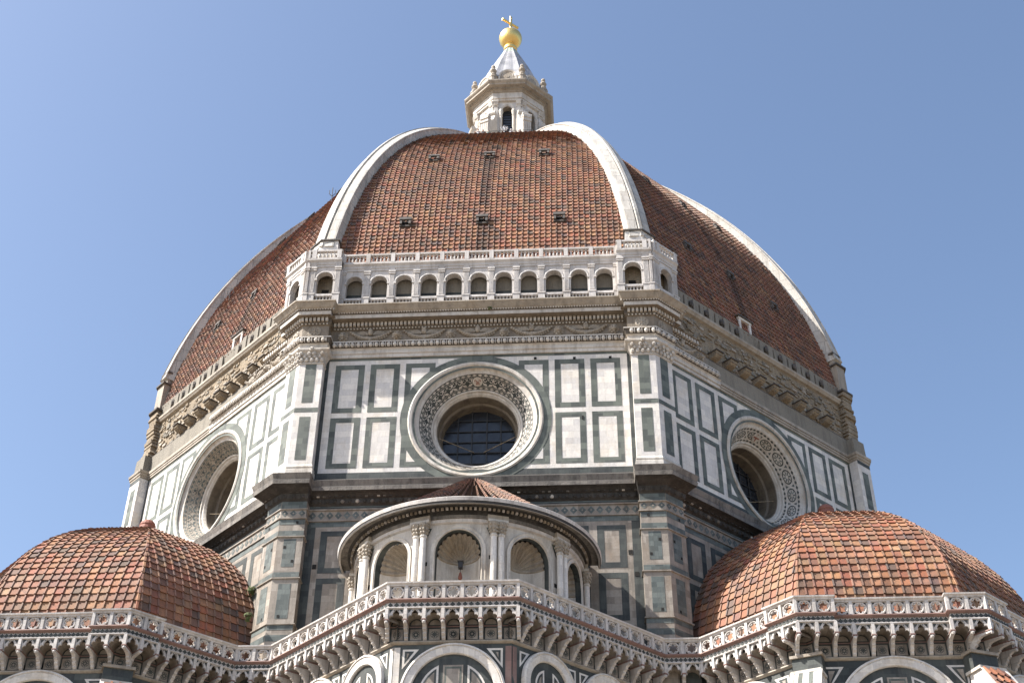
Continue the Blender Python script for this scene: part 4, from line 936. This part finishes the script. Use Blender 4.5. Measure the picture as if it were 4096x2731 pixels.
# ================================================================== walkway with pierced parapet
def sweep(mb, pts, prof, mat, mx=1):
    """mitred moulding along a plan polyline; prof [(outward offset, z)], outward is to the right of travel"""
    n = len(pts); lv = []
    for off, z in prof:
        L = []
        for i in range(n):
            p = Vector(pts[i]); ds = []
            if i > 0: ds.append((p - Vector(pts[i - 1])).normalized())
            if i < n - 1: ds.append((Vector(pts[i + 1]) - p).normalized())
            ns = [Vector((d.y, -d.x)) for d in ds]
            if len(ns) == 2:
                m = (ns[0] + ns[1]).normalized(); m = m / max(.3, m.dot(ns[0]))
            else: m = ns[0]
            q = p + m * off; L.append((mx * q.x, q.y, z))
        lv.append(L)
    loft(mb, lv, mat)
TREF = [(-.29, 0), (-.33, .09), (-.31, .19), (-.25, .25), (-.18, .26), (-.15, .235), (-.16, .3), (-.14, .39), (-.07, .47), (0, .55), (.07, .47), (.14, .39), (.16, .3), (.15, .235), (.18, .26), (.25, .25), (.31, .19), (.33, .09), (.29, 0)]
ZR = 28.6
def parapet_run(par, M, u0, u1, n, a, aw, zr=ZR, wallpanels=True, first=True, last=True):
    """one straight run of the balcony: pierced six-foil panels, posts, quatrefoil frieze, trefoil arches on corbels"""
    w_ = (u1 - u0) / n; d = zr - 28.6; fz = MB(); tr = MB(); ro = MB()
    for i in range(n):
        ua, ub = u0 + i * w_, u0 + (i + 1) * w_; c = (ua + ub) / 2; b = MB()
        rf = lambda t: .205 * (1 + .2 * math.cos(6 * t + PI))
        hole_plate(b, M, ua + .02, ub - .02, 27.78 + d, 28.44 + d, c, 28.1 + d, rf, a - .04, 'marble_grey', a - .16, 42)
        arc_band(b, M, c, 28.1 + d, .245, .262, a - .04, a, 'marble_grey', 0, 360, 24); arc_band(b, M, c, 28.1 + d, .262, .3, a, a, 'marble_grey', 0, 360, 24); arc_band(b, M, c, 28.1 + d, .3, .31, a, a - .04, 'marble_grey', 0, 360, 24)
        for j in range(6):
            t = PI / 3 * j; rr_ = .225; x, y = c + rr_ * math.cos(t), 28.1 + d + rr_ * math.sin(t)
            b.poly([M(x + .03 * math.cos(t + q), a - .036, y + .03 * math.sin(t + q)) for q in (0, 2.1, 4.2)], 'void')
        e = min(.29, w_ / 2 - .1)
        for sx in (-1, 1):
            for sz in (-1, 1): b.poly([M(c + sx * x, a - .034, 28.1 + d + sz * z) for x, z in ((e, .29), (e - .12, .29), (e, .17))], 'void')
        b.build('parapet_panel', par)
        arch_plate(tr, M, ua, ub, 26.72 + d, 27.3 + d, [(c + x * min(1, (w_ - .14) / .66), 26.72 + d + z) for x, z in TREF], a - .02, 'marble_grey', a - .12, 'marble_grey')
        hh = (w_ - .18) / 2
        for p, q in zip(arch_pts(c, hh, 26.78 + d, 8), arch_pts(c, hh, 26.78 + d, 8)[1:]): tr.quad(M(p[0], a - .12, p[1]), M(q[0], a - .12, q[1]), M(q[0], aw, q[1]), M(p[0], aw, p[1]), 'marble_pink')
        for sx in (-1, 1):
            tr.poly([M(c + sx * x, a - .012, 27.26 + d + z) for x, z in ((.32, 0), (.14, 0), (.3, -.2))], 'serpentine_dark'); tr.poly([M(c + sx * x, a - .012, 27.26 + d + z) for x, z in ((.12, -.02), (.05, -.02), (.11, -.1))], 'serpentine_dark')
        m = max(2, int(round(w_ / .25)))
        for j in range(m):
            x = ua + (j + .5) * w_ / m
            fz.poly([M(x + .1 * (1 + .22 * math.cos(4 * t)) * math.cos(t), a - .02, 27.48 + d + .1 * (1 + .22 * math.cos(4 * t)) * math.sin(t)) for t in [2 * PI * k / 16 for k in range(16)]], 'serpentine_dark')
            for sx in (-1, 1):
                for sz in (-1, 1): fz.poly([M(x + sx * p, a - .02, 27.48 + d + sz * q) for p, q in ((.125, .125), (.125, .07), (.07, .125))], 'red_marble')
        if wallpanels:
            e2 = aw + .012; h2 = w_ / 2 - .1
            rect(ro, M, c - h2, c + h2, 26.02 + d, 26.78 + d, e2, 'serpentine_dark'); arch_fill(ro, M, c, h2, 26.78 + d, 26.78 + d, e2, 'serpentine_dark', 10)
            rect(ro, M, c - h2 + .07, c + h2 - .07, 26.07 + d, 26.6 + d, e2 + .01, 'marble_pink'); arch_fill(ro, M, c, h2 - .08, 26.8 + d, 26.8 + d, e2 + .01, 'marble_pink', 10); rect(ro, M, c - h2, c + h2, 26.68 + d, 26.74 + d, e2 + .012, 'red_marble')
            disc(ro, M, c, 26.33 + d, .19, e2 + .02, 'serpentine_dark', 14); disc(ro, M, c, 26.33 + d, .165, e2 + .024, 'marble_pink', 14)
            kind = random.randrange(3)
            for j in range(8): petal(ro, M, c, 26.33 + d, 2 * PI * j / 8, .04, .15, .03 if kind else .045, e2 + .028, 'serpentine_dark')
            disc(ro, M, c, 26.33 + d, .05, e2 + .03, 'serpentine_dark' if kind == 1 else 'marble_pink', 8)
    if wallpanels: ro.build('rosette_panels', par)
    fz.build('quatrefoil_frieze', par); tr.build('trefoil_arcade', par)
    for i in range(n + 1):
        if (i == 0 and not first) or (i == n and not last): continue
        u = u0 + i * w_; b = MB()
        slab(b, M, [(aw, 26.02 + d), (aw + .1, 26.02 + d), (aw + .2, 26.1 + d), (aw + .19, 26.16 + d), (aw + .34, 26.26 + d), (aw + .33, 26.33 + d), (aw + .5, 26.43 + d), (aw + .49, 26.5 + d), (aw + .66, 26.58 + d), (a + .02, 26.64 + d), (a + .03, 26.7 + d), (aw, 26.72 + d)], u - .085, u + .085, 'marble_grey')
        box(b, M, u - .11, u + .11, aw, a + .06, 26.72 + d, 26.78 + d, 'red_marble'); box(b, M, u - .075, u + .075, a - .1, a + .05, 26.78 + d, 27.32 + d, 'marble_grey')
        ball(b, M(u, a - .01, 26.64 + d), .09, 'marble_grey', 6, 4)
        b.build('corbel', par)
        b = MB(); box(b, M, u - .075, u + .075, a - .17, a + .045, 27.76 + d, 28.44 + d, 'marble_grey'); b.build('parapet_post', par)
def mouldings(par, path, mx, aw_off, zr=ZR):
    d = zr - 28.6; b = MB()
    sweep(b, path, [(-.22, 28.42 + d), (.03, 28.42 + d), (.05, 28.48 + d), (.12, 28.53 + d), (.13, 28.6 + d), (-.22, 28.62 + d), (-.22, 28.42 + d)], 'marble_grey', mx); b.build('handrail', par)
    b = MB(); sweep(b, path, [(-.25, 27.79 + d), (.02, 27.79 + d), (.12, 27.75 + d), (.13, 27.7 + d), (.02, 27.62 + d), (-.04, 27.62 + d)], ['marble_grey', 'red_marble', 'red_marble', 'red_marble', 'red_marble'], mx)
    sweep(b, path, [(-.035, 27.62 + d), (-.035, 27.36 + d)], 'marble_grey', mx)
    sweep(b, path, [(-.035, 27.36 + d), (.03, 27.36 + d), (.06, 27.33 + d), (.05, 27.29 + d), (-.1, 27.28 + d)], 'marble_grey', mx); b.build('base_course', par)
    b = MB(); sweep(b, path, [(-.2, 27.7 + d), (aw_off, 27.7 + d)], 'marble_worn', mx)
    for i in range(len(path)): pass
    sweep(b, path, [(-.1, 27.3 + d), (aw_off, 27.3 + d)], 'marble_pink', mx); sweep(b, path, [(aw_off, 27.7 + d), (-3.2, 27.75 + d)], 'marble_worn', mx); b.build('walkway_floor', par)
def wall_moulding(par, path, mx, zr=ZR):
    d = zr - 28.6; b = MB()
    sweep(b, path, [(0, 26.02 + d), (.1, 26.0 + d), (.12, 25.94 + d), (.05, 25.86 + d), (0, 25.84 + d)], 'marble_worn', mx); b.build('wall_string_course', par)
def blind_arch(par, M, aw, cu, cz, ro, ri, zb, style=0):
    b = MB(); e = aw + .012
    arc_band(b, M, cu, cz, ro, ro + .42, e, e, 'serpentine_dark', 0, 180, 36)
    pr = [(ro, aw), (ro - .01, aw + .2), (ro - .1, aw + .24), (ro - .12, aw + .17), (ro - .18, aw + .2), (ri + .04, aw + .16), (ri, aw + .1), (ri, aw - .12)]
    for (r0, a0), (r1, a1) in zip(pr, pr[1:]):
        arc_band(b, M, cu, cz, r0, r1, a0, a1, 'marble', 0, 180, 40)
        for s in (-1, 1): b.quad(M(cu + s * r0, a0, zb), M(cu + s * r1, a1, zb), M(cu + s * r1, a1, cz), M(cu + s * r0, a0, cz), 'marble')
    o = b.build('blind_arch', par)
    b = MB(); at = aw + .02
    b.poly([M(u, at, z) for u, z in [(cu + ri, zb), (cu - ri, zb)] + arch_pts(cu, ri, cz, 30)], 'serpentine_dark')
    at += .012; r2 = ri - .36
    hw = .3 if ri > 1.5 else .16
    if ri > 1.5:
        top = cz + ri - .5
        rect(b, M, cu - hw - .16, cu + hw + .16, zb, top, at, 'marble_pink'); rect(b, M, cu - hw - .08, cu + hw + .08, zb, top - .08, at + .008, 'serpentine'); rect(b, M, cu - hw, cu + hw, zb, top - .18, at + .016, 'marble_pink')
    g0 = hw + (.36 if ri > 1.5 else .1)
    for s in (-1, 1):
        for q, m, x in ((0, 'marble', 0), (.1, 'serpentine_dark', .008), (.19, 'marble_pink', .016)):
            rr_ = r2 - q; g_ = g0 + q; pts = []
            if rr_ <= g_ + .05: continue
            zt = math.sqrt(rr_ * rr_ - g_ * g_); pts = [(g_, zb - cz), (g_, zt)]
            t0 = math.acos(g_ / rr_)
            for j in range(1, 10): t = t0 * (1 - j / 9); pts.append((rr_ * math.cos(t), rr_ * math.sin(t)))
            pts.append((rr_, zb - cz)); b.poly([M(cu + s * u, at + x, cz + z) for u, z in pts], m)
    b.build('tympanum', o)
def spandrel(b, M, aw, uc, zt, s, L=.75, H=.95):
    """inlaid right triangle outline under the string course; s gives the side of its upright"""
    for q, m in ((0, 'marble'), (.1, 'serpentine_dark'), (.2, 'marble_pink')):
        x0 = uc + s * (-q); 
        b.poly([M(uc - s * q, aw + .02 + q * .1, zt - q), M(uc - s * (L - q * 2.2), aw + .02 + q * .1, zt - q), M(uc - s * q, aw + .02 + q * .1, zt - H + q * 2.4)], m)
wk = thing('pierced_walkway', 'projecting white marble balcony on corbels between the two tiled half domes, with blind arches below', 'balcony', (0, -29, 20))
VX = 11.83
wpath = [(-VX, -26.44), (-10.0, -26.44), (-3.04, -33.4), (3.04, -33.4), (10.0, -26.44), (VX, -26.44)]
AD = 25.77; UD = -21.47
parapet_run(wk, F[0], -3.04, 3.04, 7, 33.4, 32.6)
parapet_run(wk, F[1], UD, UD + 9.843, 12, AD, AD - .8, first=False)
parapet_run(wk, F[-1], -UD - 9.843, -UD, 12, AD, AD - .8, last=False)
for s in (-1, 1): parapet_run(wk, F[0], *sorted((s * 10.0, s * VX)), 2, 26.44, 25.64, wallpanels=False, first=(s < 0) is False and False, last=False)
mouldings(wk, wpath, 1, -.8)
# wall below (plan polyline set back from the parapet)
b = MB(); sweep(b, wpath, [(-.8, 27.3), (-.8, 14)], 'serpentine_dark'); 
b.build('wall_below', wk)
in_path = []
wp2 = [Vector(p) for p in wpath]
b = MB(); sweep(b, wpath, [(-.8, 26.02), (-.68, 26.0), (-.66, 25.93), (-.74, 25.86), (-.8, 25.84)], 'marble_worn'); b.build('wall_string_course', wk)
blind_arch(wk, F[0], 32.6, 0.05, 23.42, 2.42, 1.92, 15)
b = MB(); e = 32.6 + .015
rect(b, F[0], -2.7, -2.42, 14, 25.72, e, 'marble'); rect(b, F[0], 2.42, 2.7, 14, 25.72, e, 'red_marble')
rect(b, F[1], -21.1, -20.85, 14, 25.72, AD - .8 + .015, 'red_marble'); rect(b, F[-1], 20.85, 21.1, 14, 25.72, AD - .8 + .015, 'marble')
for s in (-1, 1): spandrel(b, F[0], 32.6, s * 2.3, 25.62, s)
for k in (-1, 1):
    M = F[k]; s = k
    for cu in (-18.9, -15.1):
        for t in (-1, 1): spandrel(b, M, AD - .8, s * cu + t * 1.78, 25.62, t, .62, .8)
b.build('wall_inlays', wk)
for k in (-1, 1):
    for cu in (-18.9, -15.1, -11.9): blind_arch(wk, F[k], AD - .8, k * cu * 1.0, 24.3, 1.66, 1.18, 15)

# ================================================================== the two tribunes
def tribune(mx, label):
    tx, ty = 20.43, -20.43
    T = {k: plane(k, tx, ty, mx) for k in range(-3, 5)}
    tr = thing('domed_tribune', label, 'apse', (mx * tx, ty, 20), 'tribunes with tiled half domes')
    A0, A1 = 10.33, 10.68; UB = 2.66; uv = (T[-1])
    P2 = lambda k, u, a: tuple((plane(k, tx, ty))(u, a, 0)[:2])
    ustart = .70711 * ((VX - tx) - (-26.44 - ty))
    path = [(VX, -26.44)]
    for k in (-1, 0, 1, 2):
        if k > -1: path += [P2(k, -UB, A1), P2(k, -UB, A0)]
        path += [P2(k, UB, A0), P2(k, UB, A1), P2(k, A1 * T8, A1)]
    mouldings(tr, path, mx, -.85)
    n0 = 6
    parapet_run(tr, T[-1], ustart, UB, n0, A0, A0 - .85, last=False)
    for k in (0, 1):
        parapet_run(tr, T[k], -A1 * T8, -UB, 2, A1, A0 - .85, first=True); parapet_run(tr, T[k], -UB, UB, 6, A0, A0 - .85, first=False, last=False); parapet_run(tr, T[k], UB, A1 * T8, 2, A1, A0 - .85, last=False)
    parapet_run(tr, T[-1], UB, A1 * T8, 2, A1, A0 - .85, last=False)
    aw = A0 - .85
    b = MB(); wpts = [P2(-1, -aw * T8, aw)] + [P2(k, aw * T8, aw) for k in (-1, 0, 1, 2)]
    sweep(b, wpts, [(0, 27.3), (0, 8)], 'serpentine_dark', mx); b.build('wall', tr)
    b = MB(); sweep(b, wpts, [(0, 26.02), (.12, 26.0), (.14, 25.93), (.06, 25.86), (0, 25.84)], 'marble_worn', mx); b.build('wall_string_course', tr)
    b = MB()
    for k in (0, 1):
        blind_arch(tr, T[k], aw, 0, 23.05, 2.95, 2.45, 14)
        for s in (-1, 1): spandrel(b, T[k], aw, s * 3.3, 25.55, s, .95, 1.3)
    for cu in (.3,): blind_arch(tr, T[-1], aw, cu, 23.6, 2.2, 1.7, 14)
    for s in (-1, 1): spandrel(b, T[-1], aw, .3 + s * 2.4, 25.55, s, .85, 1.1)
    b.build('wall_inlays', tr)
    # corner buttresses, marble sided with a sloping tiled top
    for k in (-.5, .5):
        M = plane(k, tx, ty, mx); r0 = aw / math.cos(R(22.5)) - .1; b = MB()
        slope = [(r0, 25.0), (r0 + .9, 25.0), (r0 + 5.0, 19.0), (r0 + 5.0, 8), (r0, 8)]
        slab(b, M, slope, -.62, .62, 'marble')
        for s in (-1, 1):
            b.poly([M(s * .63, a, z) for a, z in ((r0 + .5, 24.3), (r0 + .9, 24.3), (r0 + 4.6, 18.9), (r0 + .5, 18.9))], 'serpentine')
            b.poly([M(s * .64, a, z) for a, z in ((r0 + .8, 23.8), (r0 + 1.0, 23.8), (r0 + 3.8, 19.4), (r0 + .8, 19.4))], 'marble')
        box(b, M, -.72, .72, r0 - .3, r0 + .95, 25.0, 25.14, 'marble_carved'); box(b, M, -.7, .7, r0 - .4, r0 + .5, 25.14, 25.9, 'serpentine_dark'); box(b, M, -.78, .78, r0 - .4, r0 + .6, 25.9, 26.04, 'marble_worn')
        for s in (-1, 1):
            b.poly([M(s * .66 + q, a, z) for q, a, z in ((-.1, r0 + .9, 25.1), (.1, r0 + .9, 25.1), (.1, r0 + 5.0, 19.1), (-.1, r0 + 5.0, 19.1))], 'marble')
        bo = b.build('buttress', tr)
        if mx > 0 and k < 0:      # this pier is capped with green and white marble strips
            b = MB()
            for u0, u1, m in ((-.56, -.36, 'marble'), (-.36, -.14, 'serpentine'), (-.14, .14, 'marble'), (.14, .36, 'serpentine'), (.36, .56, 'marble')):
                b.quad(M(u0, r0 + .9, 25.05), M(u1, r0 + .9, 25.05), M(u1, r0 + 5.0, 19.05), M(u0, r0 + 5.0, 19.05), m)
            b.build('striped_coping', bo); continue
        b = MB(); d = Vector((4.1, -6.0)); L = d.length; d /= L; nrm = Vector((-d.y, d.x))
        for j in range(14):
            for i in range(3):
                s0, s1 = L * j / 14, L * (j + 1.15) / 14; u0, u1 = -.56 + i * .375, -.56 + i * .375 + .35
                f = lambda u, s_, q: M(u, r0 + .9 + d.x * s_ + nrm.x * q, 25.0 + d.y * s_ + nrm.y * q)
                c = tint(1.0); b.quad(f(u0, s0, .04), f(u1, s0, .04), f(u1, s1, .13), f(u0, s1, .13), 'tile', c); b.quad(f(u0, s1, .0), f(u1, s1, .0), f(u1, s1, .13), f(u0, s1, .13), 'tile', (.08, .05, .04))
                b.quad(f(u0 - .03, s0, .12), f(u0 + .06, s0, .12), f(u0 + .06, s1, .21), f(u0 - .03, s1, .21), 'tile', c); b.quad(f(u0 + .06, s0, .02), f(u0 + .06, s1, .02), f(u0 + .06, s1, .21), f(u0 + .06, s0, .12), 'tile', c); b.quad(f(u0 - .03, s0, .02), f(u0 - .03, s1, .02), f(u0 - .03, s1, .21), f(u0 - .03, s0, .12), 'tile', c)
        b.build('tiled_coping', bo)
    # tiled half dome
    RA, RB, off, z0 = 12.78, 10.41, -2.48, 28.45; dx, dy = 20.55, -19.3
    D = {k: plane(k, dx, dy, mx) for k in range(-3, 5)}
    def acc(th):
        rho = RA * math.cos(th) + off; na, nz = RB * math.cos(th), RA * math.sin(th) * C22; h = math.hypot(na, nz)
        return rho * C22, z0 + RB * math.sin(th), na / h, nz / h, 11.6
    for k in (-1, 0, 1):
        b = MB(); M = D[k]; lv = []
        for i in range(17):
            th = -.06 + 1.4 * i / 16; a, z, na, nz, _ = acc(th); a -= .05; lv.append([M(-a * T8, a, z - .02), M(a * T8, a, z - .02)])
        loft(b, lv, 'void')
        tile_field(b, M, acc, -.06, 1.32, .475, .52, du=random.uniform(0, .4), lift=.075, ridge=.06, over=-.015)
        b.build('tiled_roof', tr)
    b = MB()
    for k in (2, 3, 4, -2, -3):
        lv = []
        for i in range(17):
            th = -.06 + 1.42 * i / 16; a, z, na, nz, _ = acc(th); lv.append([D[k](-a * T8, a, z), D[k](a * T8, a, z)])
        loft(b, lv, 'tile')
    b.build('roof_shell', tr)
    for k in (-.5, .5, -1.5, 1.5):      # hip tiles
        b = MB(); M = plane(k, dx, dy, mx); n = 30
        for i in range(n):
            t0, t1 = -.06 + 1.36 * i / n, -.06 + 1.36 * (i + 1.15) / n
            P_ = []
            for t, q in ((t0, .1), (t1, .05)):
                rho = RA * math.cos(t) + off; z = z0 + RB * math.sin(t)
                P_.append([M(x, rho + q2 * math.cos(t), z + q2 * math.sin(t)) for x, q2 in ((-.1, -.02), (-.05, q), (.05, q), (.1, -.02))])
            c = tint(.9)
            for j in range(3): b.quad(P_[0][j], P_[0][j + 1], P_[1][j + 1], P_[1][j], 'tile', c)
            b.poly(P_[0], 'tile', (c[0] * .5, c[1] * .5, c[2] * .5))
        b.build('hip_tiles', tr)
    b = MB(); ztop = z0 + RB - .35
    lathe(b, mx * dx, dy, [(.6, ztop - .3), (.5, ztop + .9), (.47, ztop + 1.0), (.5, ztop + 1.1), (.44, ztop + 1.25), (.34, ztop + 1.38), (.15, ztop + 1.46), (0, ztop + 1.48)], 'lily_red', 16); b.build('finial_knob', tr, smooth=True)
    return tr
tribune(-1, 'octagonal tribune with tiled half dome, yellow weeds growing along its roof edge')
tribune(1, 'octagonal tribune with tiled half dome, a green striped sloping pier at its corner')

# weeds rooted in the joints
def weed(label, p, n, r):
    t = thing('weed_tuft', label, 'weed', p, 'weeds in the masonry'); b = MB(); P0 = Vector(p)
    for i in range(n):
        d = Vector((random.gauss(0, 1), -abs(random.gauss(0, 1)), random.gauss(.3, .8))).normalized(); q = P0 + d * r * random.uniform(.2, 1); s = d.orthogonal().normalized() * r * .28; k = d.cross(s)
        b.quad(tuple(q - s), tuple(q + k), tuple(q + s), tuple(q - k), 'weed')
    b.build('leaves', t)
weed('dark green weed growing out of the cornice below the arcaded gallery', (.75, -26.0, 50.42), 60, .2)
weed('small green plant rooted between the drum pilaster and a half dome', (-11.6, -26.0, 30.4), 50, .3)
weed('yellowish weeds along the sloping upper edge of a tiled half dome', (-12.4, -23.2, 33.2), 60, .35)
